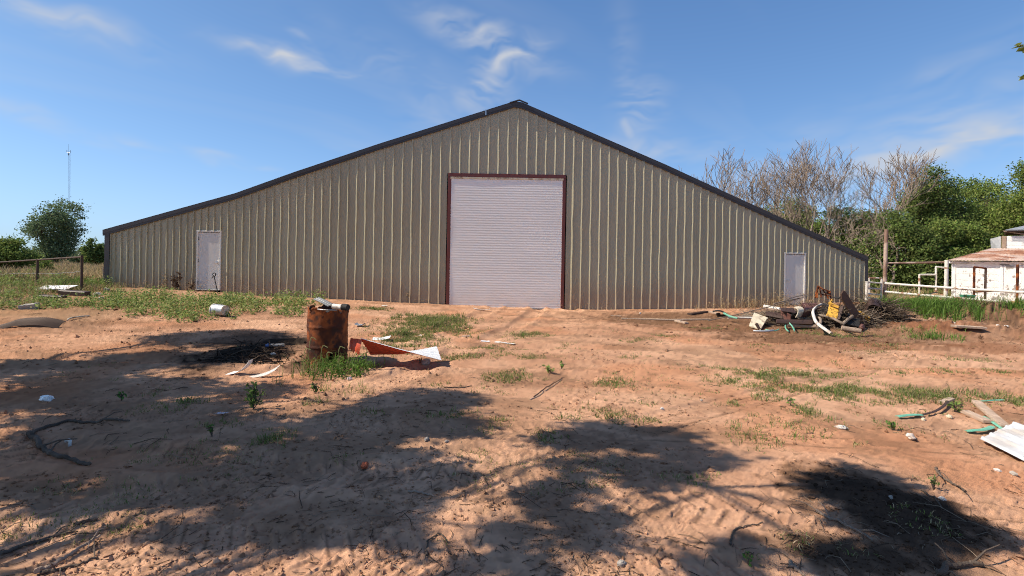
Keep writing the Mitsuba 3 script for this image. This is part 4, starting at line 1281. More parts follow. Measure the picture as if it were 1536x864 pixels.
crumple(GP(408, 531), .05, 3, 'm_white', 'crumpled white scrap on the black ash', 'litter')
flake(541, 489, 16, 9, 4, 'm_galv', 'grey corrugated scrap on bare soil behind the barrel', 'scrap', curl=.5)
flake(572, 509, 26, 9, 5, 'm_white_metal', 'white torn metal scrap behind the red sheet', 'scrap', curl=.12)
flake(633, 504, 9, 6, 6, 'm_white', 'small white card scrap lying in the grass patch', 'scrap', curl=.02)
flake(728, 512.5, 14, 3, 7, 'm_white_metal', 'short pale strip on the soil before the roll-up door', 'strip', curl=.05)
flake(757, 515, 36, 3, 8, 'm_white', 'long thin white strip on the soil before the roll-up door', 'strip', curl=.02, rz=-35)
flake(699, 505, 13, 3, 9, 'm_wood', 'short brown strip at the edge of the grass patch', 'strip', curl=.03)
flake(722, 465.5, 26, 3, 10, 'm_white', 'curved white scrap at the foot of the roll-up door', 'scrap', curl=.18)
flake(577, 459, 8, 4, 11, 'm_white', 'tiny white scrap near the wall left of the roll-up door', 'scrap', curl=.1)
m_ = crumple(GP(639, 546), .07, 12, 'm_concrete', 'pale rock at the tip of the red sheet', 'rock', flat=.75, name='rock')
crumple(GP(524, 570), .035, 13, 'm_pink', 'small purplish rubbish in front of the barrel weeds', 'litter', flat=.8)
crumple(GP(70, 600), .085, 14, 'm_clear', 'crushed clear plastic bottle in the shade at the left', 'bottle', flat=.38, name='plastic_bottle')
t = thing('white_elbow', 'small white pipe elbow lying beside the forked root', 'pipe fitting')
c = GP(101, 669)
put('elbow', tube(curve([c + [-.03, .02, .03], c + [.01, .01, .045], c + [.022, 0, .03], c + [.024, -.005, .0]], 10), .012, 10), 'm_white', t, smooth=40)
flake(333, 622, 16, 5, 15, 'm_pink', 'pinkish torn paper on shaded soil left of the barrel', 'paper', curl=.15)
crumple(GP(547, 701), .045, 16, 'm_orange_leaf', 'crumpled orange leaf on shaded tyre tracks', 'leaf', flat=.5, name='dry_leaf')
crumple(GP(1262, 643), .05, 17, 'm_white', 'white crumpled scrap right of centre on bare soil', 'litter', flat=.45)
crumple(GP(1366, 657), .048, 18, 'm_white', 'white foam lump near the green strips', 'litter', flat=.55)
crumple(GP(1424, 627), .035, 19, 'm_cream', 'small cream lump beside the grey boards', 'litter', flat=.6)
crumple(GP(1385, 630), .03, 20, 'm_cream', 'yellowish crumb at the end of the green strip', 'litter', flat=.5)
for k, (px, py) in enumerate(((1336, 748), (1413, 750), (932, 848), (1052, 601), (993, 614), (640, 660), (670, 663), (1496, 707), (1520, 712))):
    crumple(GP(px, py), .018 + .004 * (k % 3), 30 + k, ('m_concrete', 'm_white', 'm_concrete')[k % 3], None, None, flat=.6, name='pebble')
    tag(f'pebble_{k:03d}' if k else 'pebble', ('grey pebble at the top of the dark shade patch at the right', 'white pebble at the lit rim of the dark shade patch', 'grey pebble at the bottom edge near the middle', 'small grey pebble near the green patch right of the middle', 'white pebble alone on lit soil right of the door line',
        'grey pebble in the shade of the middle lobe', 'grey-blue pebble at the right of the middle shade lobe', 'white pebble below the corner of the white corrugated sheet', 'grey pebble farthest right below the white corrugated sheet')[k], 'pebble', 'pebbles scattered over the yard')

# ------------------------------------------------------------------ LEFT SIDE
c = GP(331, 474)
ax = np.array([1.0, -.28, 0]); ax /= np.linalg.norm(ax)
t = thing('bucket', 'white plastic bucket lying on its side in the weeds', 'bucket')
c0 = c + [0, 0, .145] - ax * .19
put('body', tube(np.array([c0, c0 + ax * .12, c0 + ax * .121, c0 + ax * .33]), [.150, .143, .140, .128], 24, caps=False), 'm_galv', t, smooth=40)
put('hoop', tube([c0 - ax * .012, c0 + ax * .018], .158, 24, caps=False), 'm_white', t, smooth=40)
put('inside', tube([c0 + ax * .002, c0 + ax * .31], [.140, .120], 20), 'm_white', t, smooth=40)
put('base', tube([c0 + ax * .325, c0 + ax * .338], [.130, .126], 24), 'm_cream', t, smooth=40)
c = GP(332, 434)
t = thing('hooked_rod', 'dark iron rod with a curled top leaning by the left walk door', 'iron rod')
c = np.array([P(328, 434, 16.6)[0], 16.6, 0]); c[2] = height(c[0], c[1])
e = P(321, 414, 16.9)
put('shaft', tube([c - [0, 0, .1], e], .017, 7), 'm_black', t)
pa = [P(321 + 2.2 * math.cos(a) + .3, 412 - 2.6 * math.sin(a), 16.9) for a in np.linspace(-1.4, 3.6, 14)]
put('hook', tube(pa, .015, 6), 'm_black', t)
put('spur', tube([P(320.5, 413, 16.9), P(317.5, 417.5, 16.88)], .015, 6), 'm_black', t)
c = GP(84, 438)
g = np.array([[[a, b, .05 + .03 * math.sin(a * 3) + .02 * math.sin(b * 9)] for b in np.linspace(-.22, .22, 9)] for a in np.linspace(-.58, .58, 13)])
put('white_metal_sheet', sheet(place_grid(g, c + [0, 0, .10], (9, 2, -8)), .004), 'm_white_metal', smooth=40, label='flat white metal sheet lying in the grass by the pipe fence', cat='metal sheet')
for k, (px, py, w, hh, lab) in enumerate(((112, 443, .9, .16, 'dark block standing in for the underside of the flat white sheet'), (78, 447, .7, .10, 'low dark block in front of the flat white sheet'))):
    c = GP(px, py)
    put('charred_timber', box(w, .22, hh, c + [0, 0, hh / 2 - .02], (3, 2, -6 + 9 * k), bev=.02), 'm_brown_dark', label=lab, cat='timber')  # dark blocks added in place of the dark underside of the white sheet
c = GP(44, 463)
put('concrete_block', box(.34, .24, .14, c + [0, 0, .05], (6, -8, 18), bev=.012), 'm_concrete', label='grey concrete block on the soil at the left', cat='block')
for k, (px, py, s, lab) in enumerate(((160, 437, .14, 'grey stone at the left foot of the barn wall'), (146, 443, .12, 'brown stone left of the barn corner'), (152, 449, .10, 'flat stone below the left barn corner'))):
    crumple(GP(px, py), s, 50 + k, 'm_concrete', lab, 'stone', flat=.55, name='stone')
d = GP(40, 489)[1]
cv = curve([P(-40, 497, d - .2), P(0, 488.5, d - .1), P(30, 480, d), P(60, 478.5, d + .05), P(94, 484.5, d + .12)], 26)
g = np.array([[p + np.array([.05, .14, .05]) * (q - .5) * 1.0 + np.array([0, -.02, .03 * math.sin(q * 3.1)]) for q in np.linspace(0, 1, 6)] for p in cv])
g[..., 2] -= np.linspace(.09, 0, 6)[None]
put('curved_steel_strip', sheet(g, .012), 'm_pipe_dark', smooth=40, label='dark curved steel strip arching over the soil at the left edge', cat='steel strip')
put('pale_stick', tube(curve([GP(101, 482) + [0, 0, .02], GP(115, 478) + [0, 0, .04], GP(134, 475) + [0, 0, .02]], 10), .018, 6), 'm_cream', label='pale crooked stick beside the curved steel strip', cat='stick')

# ------------------------------------------------------------------ RIGHT FOREGROUND
def board(px0, py0, px1, py1, w, h, mat, label, name='board', lift=0.0, cat='board'):
    a, b = GP(px0, py0), GP(px1, py1)
    L = np.linalg.norm(b - a)
    m = box(L, w, h, bev=min(w, h) * .12)
    dz = (b - a) / L
    yy = np.cross([0, 0, 1], dz); yy /= np.linalg.norm(yy)
    M = np.eye(4); M[:3, 0], M[:3, 1], M[:3, 2] = dz, yy, np.cross(dz, yy); M[:3, 3] = (a + b) / 2 + [0, 0, h / 2 + lift]
    m.apply_transform(M)
    return put(name, m, mat, label=label, cat=cat)


board(1464, 606, 1510, 646, .085, .035, 'm_wood', 'long weathered board running under the white corrugated sheet', lift=.012)
board(1447, 620, 1482, 636, .085, .035, 'm_wood', 'short grey board beside the long weathered board', lift=.005)
board(1413, 606, 1427, 600, .07, .03, 'm_wood', 'stub of brown board in the grass at the curled green strip')


def strip(pts, w, mat, label, name='plastic_strip', th=.006, lift=.02, cat='plastic strip', tilt=0.0):
    p = np.array([GP(*q[:2]) + [0, 0, lift + (q[2] if len(q) > 2 else 0)] for q in pts])
    c = curve(p, 18)
    t = np.gradient(c, axis=0); t /= np.linalg.norm(t, axis=1, keepdims=True)
    sd = np.cross([0, 0, 1], t); sd /= np.linalg.norm(sd, axis=1, keepdims=True)
    sd = sd * math.cos(tilt) + np.array([0, 0, 1]) * math.sin(tilt)
    g = np.array([[a + s * q * w for q in (-.5, -.2, .2, .5)] for a, s in zip(c, sd)])
    g[:, 1:3, 2] += .006
    return put(name, sheet(g, th), mat, smooth=40, label=label, cat=cat)


strip([(1346, 628), (1362, 627, .01), (1382, 625.5)], .05, 'm_green', 'green plastic strip lying flat left of the boards')
strip([(1382, 625.5), (1400, 622, .01), (1412, 617, .02), (1421, 607, .02)], .03, 'm_brown_dark', 'dark curved strip joining the green strip to the board stub')
strip([(1449, 650), (1466, 650, .01), (1480, 648, .01), (1488, 643)], .05, 'm_green', 'curved green plastic strip by the white corrugated sheet')
strip([(1476, 628), (1490, 637), (1508, 650)], .035, 'm_green', 'narrow green strip tucked beside the long board')
strip([(1470, 604.5), (1506, 602.5)], .022, 'm_green', 'thin straight green strip in the grass behind the boards')
# white corrugated sheet
a, b, c3 = GP(1470, 664), GP(1512, 646), GP(1536, 697)
ex = (a - b); Lw = np.linalg.norm(ex); ex /= Lw
ey = (c3 - a); ey[2] = 0; ey /= np.linalg.norm(ey)
n, mcol = 64, 10
v = np.linspace(0, 1.0, n); u = np.linspace(0, 1.5, mcol)
prof = .015 * np.clip(2.4 * np.sin(v * .92 * 2 * math.pi / .20) - 1.2, 0, 1)
b2 = a - ex * .92
g = np.array([[a - ex * q * .92 + ey * w + np.array([0, 0, .035 + .015 * math.sin(w * 2.2) + .02 * q + z]) for q, z in zip(v, prof)] for w in u])
put('corrugated_sheet', sheet(g, .002), 'm_white_worn', smooth=40, label='white corrugated metal sheet lying at the right frame edge', cat='metal sheet')


# sticks and roots
def stick(pts, r, mat, label, name='stick', lift=.3, cat='stick', twigs=0, seed=1):
    p = np.array([GP(*q) for q in pts])
    n = 8 * len(pts)
    c = curve(p, n)
    rng = np.random.default_rng(seed)
    c[:, :2] += np.cumsum(rng.normal(0, r * .35, (n, 2)), 0)
    c[:, 2] = [height(q[0], q[1]) + r * lift for q in c]
    c[:, 2] += np.abs(rng.normal(0, r * .3, n))
    rad = np.linspace(r, r * .55, n) * rng.uniform(.85, 1.15, n)
    ms = [tube(c, rad, 7)]
    for k in range(twigs):
        i = rng.integers(3, n - 2)
        e = c[i] + np.array([rng.normal(0, .14), rng.normal(0, .14), rng.uniform(.0, .06)])
        ms.append(tube([c[i], (c[i] + e) / 2 + [0, 0, .02], e], [r * .4, r * .3, r * .2], 5))
    return put(name, cat_(ms), mat, label=label, cat=cat)


stick([(44, 653), (78, 640), (100, 633), (150, 634), (200, 632)], .016, 'm_bark_dark', 'dark root curving along the top of the fork at the left', 'root', .6, 'root', 2, 3)
stick([(44, 653), (62, 668), (76, 681), (110, 692), (142, 703)], .021, 'm_bark_dark', 'thick dark root running down from the fork at the left', 'root', .7, 'root', 2, 4)
stick([(3, 833), (35, 820), (70, 811), (122, 793)], .011, 'm_bark_dark', 'long dark stick in the lower left corner', lift=.9, twigs=3, seed=5)
stick([(52, 864), (78, 852), (104, 838), (140, 815)], .011, 'm_wood', 'thin pale stick in the lower left corner', lift=1.5, twigs=2, seed=6)
stick([(60, 862), (100, 855), (130, 846), (160, 834)], .010, 'm_bark_dark', 'dark stick lying lowest at the left', lift=.6, twigs=4, seed=7)
stick([(120, 784), (136, 788), (155, 784)], .012, 'm_bark_dark', 'short dark twig above the long stick at the left', twigs=1, seed=8)
stick([(1226, 768), (1262, 786), (1290, 797), (1322, 818)], .009, 'm_bark_grey', 'grey stick lying in the dark shade at the right', lift=1.2, twigs=4, seed=9)
stick([(1405, 705), (1418, 720), (1432, 728), (1447, 734)], .010, 'm_bark_dark', 'reddish forked twig on lit soil below the corrugated sheet', lift=1.1, twigs=3, seed=10)
stick([(1382, 737), (1397, 748), (1408, 762)], .007, 'm_bark_dark', 'small twig at the edge of the dark shade', lift=1, seed=11)
stick([(795, 600), (815, 588), (843, 569)], .006, 'm_wood', 'thin pale stick on the soil below the broad-leaved weed', lift=.8, seed=12)
stick([(800, 595), (828, 575), (845, 566)], .005, 'm_bark_dark', 'fine dark twig beside the thin pale stick', lift=.8, seed=13)
stick([(665, 581), (690, 582), (707, 579)], .007, 'm_bark_dark', 'dark straight twig lying at the shade edge', lift=.7, seed=14)
stick([(1096, 818), (1102, 800), (1120, 790), (1142, 785)], .006, 'm_bark_dark', 'curved thin root on the soil left of the dark shade', lift=.8, seed=15)
stick([(612, 739), (632, 741), (648, 746)], .007, 'm_wood', 'short pale stick on the tyre tracks', lift=1, seed=16)
stick([(1184, 845), (1200, 856), (1216, 864)], .010, 'm_bark_grey', 'stub of grey stick at the bottom edge', lift=1, seed=17)
stick([(1404, 860), (1440, 856), (1480, 858)], .016, 'm_bark_dark', 'dark branch along the bottom edge at the right', lift=.8, twigs=2, seed=18)
stick([(640, 835), (642, 812), (662, 802), (672, 815)], .006, 'm_bark_dark', 'bent dark twig in the tyre tracks', lift=1, seed=19)

# ------------------------------------------------------------------ JUNK HEAP
rng = np.random.default_rng(909)


def gd(px, py):
    return G0(px, py)[1]


def bent_panel(name, c, mat, label, cat, th=.01, bend=0.0, n=8, m=8, parent=None):
    return put(name, panel4(c, th, n, m, bend), mat, parent, smooth=40, label=label, cat=cat)


# long poles and planks left of the heap
def pole(pts, r, mat, label, name='pole', cat='pole', n=14):
    return put(name, tube(curve([P(*q) for q in pts], n), r, 8), mat, smooth=40, label=label, cat=cat)


board(932, 478.5, 1012, 480.5, .10, .03, 'm_wood', 'long pale plank lying along the wall left of the heap', 'plank', cat='plank')
board(1006, 480.5, 1066, 480, .09, .035, 'm_wood', 'second pale plank in line with the long plank', 'plank', cat='plank')
board(1014, 482.5, 1030, 486, .12, .05, 'm_wood', 'short brown plank end in front of the pale planks', 'plank', cat='plank')
board(1034, 472.5, 1060, 468.5, .16, .05, 'm_brown_dark', 'dark charred plank behind the pale planks', 'plank', cat='plank')
board(1064, 469, 1078, 472, .12, .05, 'm_wood', 'pinkish plank stub beside the black rubber mat', 'plank', cat='plank')
board(916, 474, 932, 474.5, .07, .02, 'm_wood', 'small plank end farthest left along the wall', 'plank', cat='plank')
crumple(GP(960, 471), .05, 70, 'm_white', 'white lump on dark soil near the barn wall', 'litter', flat=.7)
d = gd(1080, 475)
g = np.array([[P(1069 + 22 * a, 468 + 5 * a - 3.5 * math.sin(a * 3), d + b * .5) + [0, 0, .03 * math.sin(b * 3)] for b in np.linspace(0, 1, 5)] for a in np.linspace(0, 1, 12)])
put('rubber_mat', sheet(g, .02), 'm_black', smooth=40, label='curved black rubber mat left of the heap', cat='rubber mat')
pole([(1086, 470, 13.6), (1094, 474, 13.3), (1106, 477.5, 13.1)], .028, 'm_green', 'short green pipe beside the black rubber mat', 'pipe', 'pipe')
pole([(1092, 476.5, 13.5), (1130, 477, 13.4), (1152, 478, 13.2)], .03, 'm_white', 'white pipe running into the left of the heap', 'pipe', 'pipe')
pole([(1062, 481, 13.4), (1130, 466, 14.0), (1214, 443, 15.0)], .013, 'm_bark_grey', 'long thin branch leaning from the planks up to the door', 'branch', 'branch')
pole([(1146, 459.5, 14.6), (1180, 465.5, 14.0)], .05, 'm_white', 'pale pole lying across the back of the heap', 'pole')
pole([(1146, 462, 14.3), (1168, 465.5, 14.0), (1200, 468, 13.7)], .035, 'm_wood', 'brown pole lying beside the pale pole', 'pole')
# cream panel leaning
bent_panel('cream_panel', [(1123.5, 489, 12.2), (1141, 494.5, 11.9), (1151, 477, 12.5), (1131, 469.5, 12.8)], 'm_cream', 'cream square panel leaning at the left end of the heap', 'panel', .03)
put('dark_stub', tube([P(1134, 485, 11.75), P(1139.5, 494, 11.7)], .035, 8), 'm_brown_dark', label='dark stub propped before the cream panel', cat='stub')
# brown metal cabinet
bx = thing('brown_cabinet', 'dark brown metal box standing open in the heap', 'metal box')
put('side_panel', panel4([(1171, 464, 12.6), (1173.5, 487, 12.4), (1187, 485, 12.2), (1186, 472, 12.2)], .02), 'm_brown_metal', bx)
put('top_panel', panel4([(1170.5, 462, 12.8), (1190, 462.5, 13.0), (1194, 470, 12.4), (1172.5, 467, 12.3)], .02), 'm_brown_dark', bx)
put('front_panel', panel4([(1187.5, 471, 12.25), (1187.5, 485, 12.25), (1204, 484, 12.7), (1204, 468, 12.7)], .02), 'm_black', bx)  # black panel standing in for the dark inside of the open box
bent_panel('white_scrap_sheet', [(1190.5, 461, 12.3), (1193, 476.5, 12.0), (1202, 474, 12.2), (1198, 459.5, 12.5)], 'm_cream', 'cream bent metal scrap standing in the middle of the heap', 'scrap metal', .012, bend=.10)
bent_panel('brown_sheet', [(1200, 462, 12.6), (1201, 475, 12.2), (1226, 474, 12.5), (1222, 462, 12.9)], 'm_brown_metal', 'rolled brown metal sheet beside the cream scrap', 'metal sheet', .012, bend=.16)
bent_panel('brown_sheet', [(1196, 476, 12.2), (1196, 486, 12.0), (1222, 485, 12.1), (1222, 476, 12.4)], 'm_black', 'black sheet added for the shade in the hollow below the rolled brown sheet', 'metal sheet', .012, bend=.08)  # black sheet stands in for the unlit hollow
# green straps
for q, lab in (([(1183, 483.5, 11.9), (1188, 489, 11.7), (1191.5, 496.5, 11.4)], 'green strap hanging straight below the brown box'), ([(1181, 483, 12.0), (1178, 490, 11.8), (1183, 497, 11.45)], 'green strap looped below the brown box'), ([(1168, 494, 11.6), (1160, 496, 11.5), (1148, 494.5, 11.6)], 'green strap lying on the soil before the cream panel')):
    pole(q, .016, 'm_green', lab, 'green_strap', 'strap')
pole([(1130, 496.2, 11.5), (1148, 496.6, 11.4), (1160, 495.5, 11.5)], .022, 'm_galv', 'grey pipe on the soil along the front of the heap', 'pipe', 'pipe')
pole([(1180, 487, 11.9), (1200, 488.5, 11.9), (1224, 490, 11.8)], .05, 'm_wood', 'reddish log lying along the front of the heap', 'log', 'log')
for c_, mat, lab in (([(1148, 468, 12.9), (1149, 474, 12.7), (1176, 479, 12.4), (1176, 471, 12.6)], 'm_brown_dark', 'added dark board jutting out behind the cream panel'),
                     ([(1203, 455, 13.2), (1201, 462, 13.0), (1226, 464, 12.8), (1226, 456, 13.1)], 'm_brown_metal', 'added dark red-brown board lying on top of the heap behind the cream scrap'),
                     ([(1234, 455, 12.7), (1229, 470, 12.3), (1240, 474, 12.2), (1246, 458, 12.6)], 'm_black', 'black plate added for the dark hollow behind the yellow panel'),
                     ([(1164, 480, 12.0), (1164, 485, 11.9), (1218, 487, 11.8), (1218, 481, 12.0)], 'm_brown_dark', 'long dark plank added under the brown box'),
                     ([(1272, 470, 12.0), (1266, 486, 11.6), (1288, 491, 11.5), (1290, 478, 11.8)], 'm_black', 'black plate added for the shade of the hollow under the steel blade'),
                     ([(1300, 462, 12.7), (1297, 470, 12.4), (1322, 474, 12.3), (1326, 464, 12.6)], 'm_brown_dark', 'added dark board buried in the brush right of the steel blade')):
    bent_panel('scrap_board', c_, mat, lab, 'board', .04, .03)  # dark boards added to read as the shaded hollows of the heap
# white curved gutter
cv = curve([P(1232, 457, 13.0), P(1224, 461, 12.6), P(1219.5, 467, 12.2), P(1220.5, 474, 11.9), P(1225, 484, 11.5), P(1233, 491, 11.2), P(1247, 500.5, 10.95)], 26)
g = np.array([[p + (np.array([math.cos(a) * .055, -math.sin(a) * .05 * 0 + math.cos(a) * -.02, math.sin(a) * .055])) for a in np.linspace(math.pi * 1.05, math.pi * 2.15, 9)][::-1] for p in cv])
g = np.array([[p + np.array([math.cos(a) * .034, -.016 * math.sin(a), math.sin(a) * .034]) for a in np.linspace(-.4, 3.4, 9)] for p in cv])
put('white_gutter', sheet(g, .006), 'm_white', smooth=50, label='white bent gutter piece curving down the front of the heap', cat='gutter')
# yellow pieces and brown blade
yl = thing('yellow_panel', 'yellow metal panel with folded rims standing in the heap', 'metal panel')
put('sheet_face', panel4([(1244, 455.5, 12.2), (1240.5, 472, 11.9), (1255.5, 477.5, 11.7), (1259, 462, 12.0)], .012), 'm_yellow', yl)
put('top_rim', panel4([(1243.6, 453, 12.1), (1243.8, 456.5, 12.12), (1259, 462.8, 11.9), (1259.3, 459.8, 11.9)], .05), 'm_yellow', yl)
put('bottom_rim', panel4([(1240, 470.5, 11.8), (1240.2, 473.2, 11.8), (1255, 478.6, 11.6), (1255.5, 476.2, 11.6)], .05), 'm_yellow', yl)
put('lug', panel4([(1243.5, 455, 12.1), (1245.5, 456, 12.1), (1250.5, 449.5, 12.15), (1248.5, 448, 12.15)], .03), 'm_yellow', yl)
bl = [(1262.5, 441), (1266, 435.5), (1269.5, 438.5), (1280, 456), (1291, 472), (1309, 493), (1300, 495), (1289, 483), (1279, 474), (1270, 460), (1263, 449)]
pp = [P(a, b, 11.75)[[0, 2]] for a, b in bl]
m = trimesh.creation.extrude_polygon(Polygon(pp), .05, engine='earcut')
m.apply_transform(trimesh.transformations.rotation_matrix(math.pi / 2, [1, 0, 0]))
m.apply_translation([0, 11.8, 0])
put('dark_steel_blade', m, 'm_brown_dark', label='tall dark brown steel blade with a rounded tip leaning over the heap', cat='steel plate')
bent_panel('brown_brace', [(1260, 461, 11.9), (1256, 479, 11.7), (1260, 479, 11.65), (1266, 458, 11.85)], 'm_brown_dark', 'narrow dark plate between the yellow panel and the steel blade', 'steel plate', .02)
yl = thing('yellow_panel', 'second yellow panel half hidden behind the steel blade', 'metal panel')
put('sheet_face', panel4([(1289, 468.5, 12.1), (1297, 480, 11.9), (1304, 485, 11.8), (1305.5, 477, 12.0)], .012), 'm_yellow', yl)
put('top_rim', panel4([(1288, 466, 12.05), (1289, 468.5, 12.05), (1305.6, 477.6, 11.9), (1305, 475.5, 11.9)], .05), 'm_yellow', yl)
# rods and branches round the yellow panel
for k, (q, r, mat, lab) in enumerate((
        ([(1226, 473, 12.2), (1240, 474.5, 11.9), (1256, 481, 11.5), (1266, 486, 11.4)], .03, 'm_bark_grey', 'grey branch sweeping below the yellow panel'),
        ([(1263, 487, 11.5), (1271, 480, 11.6), (1279, 474, 11.7)], .035, 'm_bark_grey', 'short grey branch propped against the steel blade'),
        ([(1228, 476, 12.0), (1231, 484, 11.6), (1226, 492, 11.4)], .03, 'm_bark_grey', 'crooked branch beside the white gutter'),
        ([(1250, 445.5, 12.2), (1256, 447.5, 12.1), (1262, 444.5, 12.0)], .02, 'm_black', 'black bent bar between the yellow panel and the steel blade'),
        ([(1305, 479, 12.3), (1320, 474.5, 12.6), (1334, 471.5, 12.8)], .028, 'm_bark_grey', 'grey branch pointing right out of the heap'),
        ([(1200, 447, 14.6), (1180, 451, 14.3), (1160, 456, 14.1)], .018, 'm_bark_grey', 'thin branch lying in front of the right walk door'),
        ([(1212, 441.5, 15.0), (1190, 446, 14.8), (1175, 452, 14.5)], .014, 'm_bark_grey', 'fine branch crossing the right walk door'))):
    pole(q, r, mat, lab, 'branch', 'branch')
put('pale_log', tube(curve([P(1262, 492, 11.3), P(1278, 494.5, 11.2), P(1292, 496.5, 11.1)], 8), [.06, .065, .06, .058, .06, .06, .055, .05], 10), 'm_wood', smooth=40, label='pale log lying at the right front of the heap', cat='log')
crumple(P(1293, 494, 11.2), .085, 71, 'm_brown_metal', 'round brown lump at the foot of the steel blade', 'stump', flat=.9, name='stump')
# rusted chair frame
rf_ = thing('rusted_frame', 'rusted bent metal frame standing at the back of the heap', 'frame')
D = 14.4
for q in (((1223, 447), (1227, 429)), ((1227, 429), (1235, 434)), ((1235, 434), (1245, 437)), ((1245, 437), (1246, 450)), ((1227, 429), (1226, 447)), ((1229, 430), (1232, 446)), ((1234, 434), (1243, 448)), ((1223, 440), (1246, 444))):
    put('bar', tube([P(*q[0], D), P(*q[1], D - .1)], .022, 6), 'm_rust', rf_)
put('plate', panel4([(1240, 435.5, D), (1240, 441, D), (1246, 442, D), (1246, 436, D)], .02), 'm_rust', rf_)
# brush: many dead twigs, one heap each
def brush(name, px, py, wpx, hpx, depth, n, seed, label, pal, r=(.004, .012), L=(.25, .8), flat=.6):
    rng = np.random.default_rng(seed)
    c = P(px, py, depth); k = depth / FPX
    rx, rz = wpx / 2 * k, hpx * k
    gz_ = height(c[0], c[1])
    segs, cols = [], []
    for _ in range(n):
        a, q = rng.uniform(0, 2 * math.pi), math.sqrt(rng.uniform())
        x, y = rx * q * math.cos(a), rx * flat * q * math.sin(a)
        z = rng.uniform(0, 1) ** .8 * rz * (1 - q ** 2 * .9)
        p = np.array([c[0] + x, c[1] + y, height(c[0] + x, c[1] + y) + z])
        az = rng.uniform(0, 2 * math.pi)
        d = np.array([math.cos(az), .6 * math.sin(az), rng.normal(0, .28)]); d /= np.linalg.norm(d)
        l, rr0 = rng.uniform(*L) * (1 - .4 * q), rng.uniform(*r)
        m1 = p + d * l * .5 + rng.normal(0, .04, 3)
        e = m1 + d * l * .5 + rng.normal(0, .07, 3)
        lo_ = height(c[0] + x, c[1] + y)
        m1[2], e[2] = max(m1[2], lo_ + .01), max(e[2], lo_)
        segs += [(p, m1, rr0, rr0 * .8), (m1, e, rr0 * .8, rr0 * .4)]
        col = np.array(pal[rng.integers(len(pal))]) * rng.uniform(.7, 1.3)
        cols += [col, col]
    V, F = segs_mesh(segs, 4)
    return put(name, (V, F), 'm_twig', color=np.repeat(np.array(cols), 8, axis=0), label=label, kind='stuff')


PT = ((.08, .058, .042), (.12, .09, .066), (.045, .033, .026), (.24, .19, .145))
brush('brush_heap', 1322, 466, 56, 24, 12.6, 1200, 1, 'dark heap of dead brush right of the steel blade', PT)
brush('brush_heap', 1262, 484, 90, 22, 12.2, 1300, 2, 'dead twigs and rubbish tangled through the junk heap', PT)
brush('brush_heap', 1205, 480, 110, 14, 12.7, 1200, 3, 'dark twigs under the left half of the junk heap', PT)
brush('brush_heap', 1232, 452, 46, 12, 14.2, 500, 4, 'pale dead brush round the rusted frame', ((.20, .15, .11), (.30, .24, .18), (.13, .10, .075)))
brush('brush_heap', 1170, 455, 120, 7, 14.8, 400, 5, 'thin dead twigs before the right walk door', ((.26, .21, .16), (.34, .28, .21)), r=(.004, .008))
brush('root_mat', 1462, 484, 140, 6, 13.4, 1600, 6, 'brown mat of roots and dead grass on the spoil by the shed', ((.17, .115, .08), (.23, .165, .12), (.11, .075, .055)), r=(.003, .007), L=(.12, .4))
brush('root_mat', 1520, 484, 100, 6, 13.2, 900, 7, 'brown root mat on the spoil at the right frame edge', ((.17, .115, .08), (.23, .165, .12), (.11, .075, .055)), r=(.003, .007), L=(.12, .4))
brush('charred_debris', 385, 541, 130, 5, GP(385, 538)[1], 190, 8, 'black charred sticks and ash heaped left of the barrel', ((.03, .025, .022), (.05, .04, .034), (.09, .07, .055)), r=(.004, .010), L=(.10, .4))
g = np.array([[P(1296 + 26 * a, 462 - 16 * math.sin(a * 2.6) * 1.0 + 10 * b - 2 * math.sin(a * 7), 12.75 - b * .4) for b in np.linspace(0, 1, 7)] for a in np.linspace(0, 1, 14)])
put('brown_tarp', sheet(g, .012), 'm_brown_dark', smooth=50, label='dark brown tarp folded over the brush heap', cat='tarp')
# PVC and board right of the grass clump
pole([(1415, 476.2, 12.9), (1440, 474.6, 13.0)], .045, 'm_white', 'white plastic pipe lying left of the brown spoil', 'pipe', 'pipe')
t = thing('pipe_fitting', 'white plastic pipe tee at the end of the fallen board', 'pipe fitting')
put('run', tube(curve([P(1414, 485.5, 12.0), P(1420, 489, 11.8), P(1428, 491.5, 11.7)], 8), .05, 12), 'm_white', t, smooth=40)
put('branch_arm', tube([P(1430, 491, 11.7), P(1432, 485, 11.75)], .042, 12), 'm_white', t, smooth=40)
board(1430, 494, 1476, 500, .20, .05, 'm_wood', 'fallen brown board in front of the brown spoil', 'plank', .05, 'plank')
c = P(1451, 461, 16.8); c[2] = height(c[0], c[1]) - .02
t = thing('green_tub', 'green plastic tub standing before the white shed wall', 'tub')
put('body', tube([c, c + [0, 0, .02], c + [0, 0, .21], c + [0, 0, .22]], [.15, .17, .21, .20], 24), 'm_green_tub', t, smooth=40)
put('lip', tube([c + [0, 0, .20], c + [0, 0, .225]], .225, 24), 'm_green_tub', t, smooth=40)
put('bail', tube([c + [.2 * math.cos(a), .05, .21 + .26 * math.sin(a)] for a in np.linspace(0, math.pi, 14)], .008, 5), 'm_hinge', t)
for k, (px, py, s) in enumerate(((1432, 461, .10), (1468, 462, .09), (1486, 460, .1), (1497, 478, .05), (1510, 477, .04))):
    crumple(GP(px, py), s, 80 + k, 'm_concrete' if k < 3 else 'm_white', ('pale stone at the left foot of the shed', 'pale stone right of the green tub', 'pale stone under the shed door', 'small white stone on the brown spoil', 'tiny white stone at the right of the brown spoil')[k], 'stone', flat=.5, name='stone')

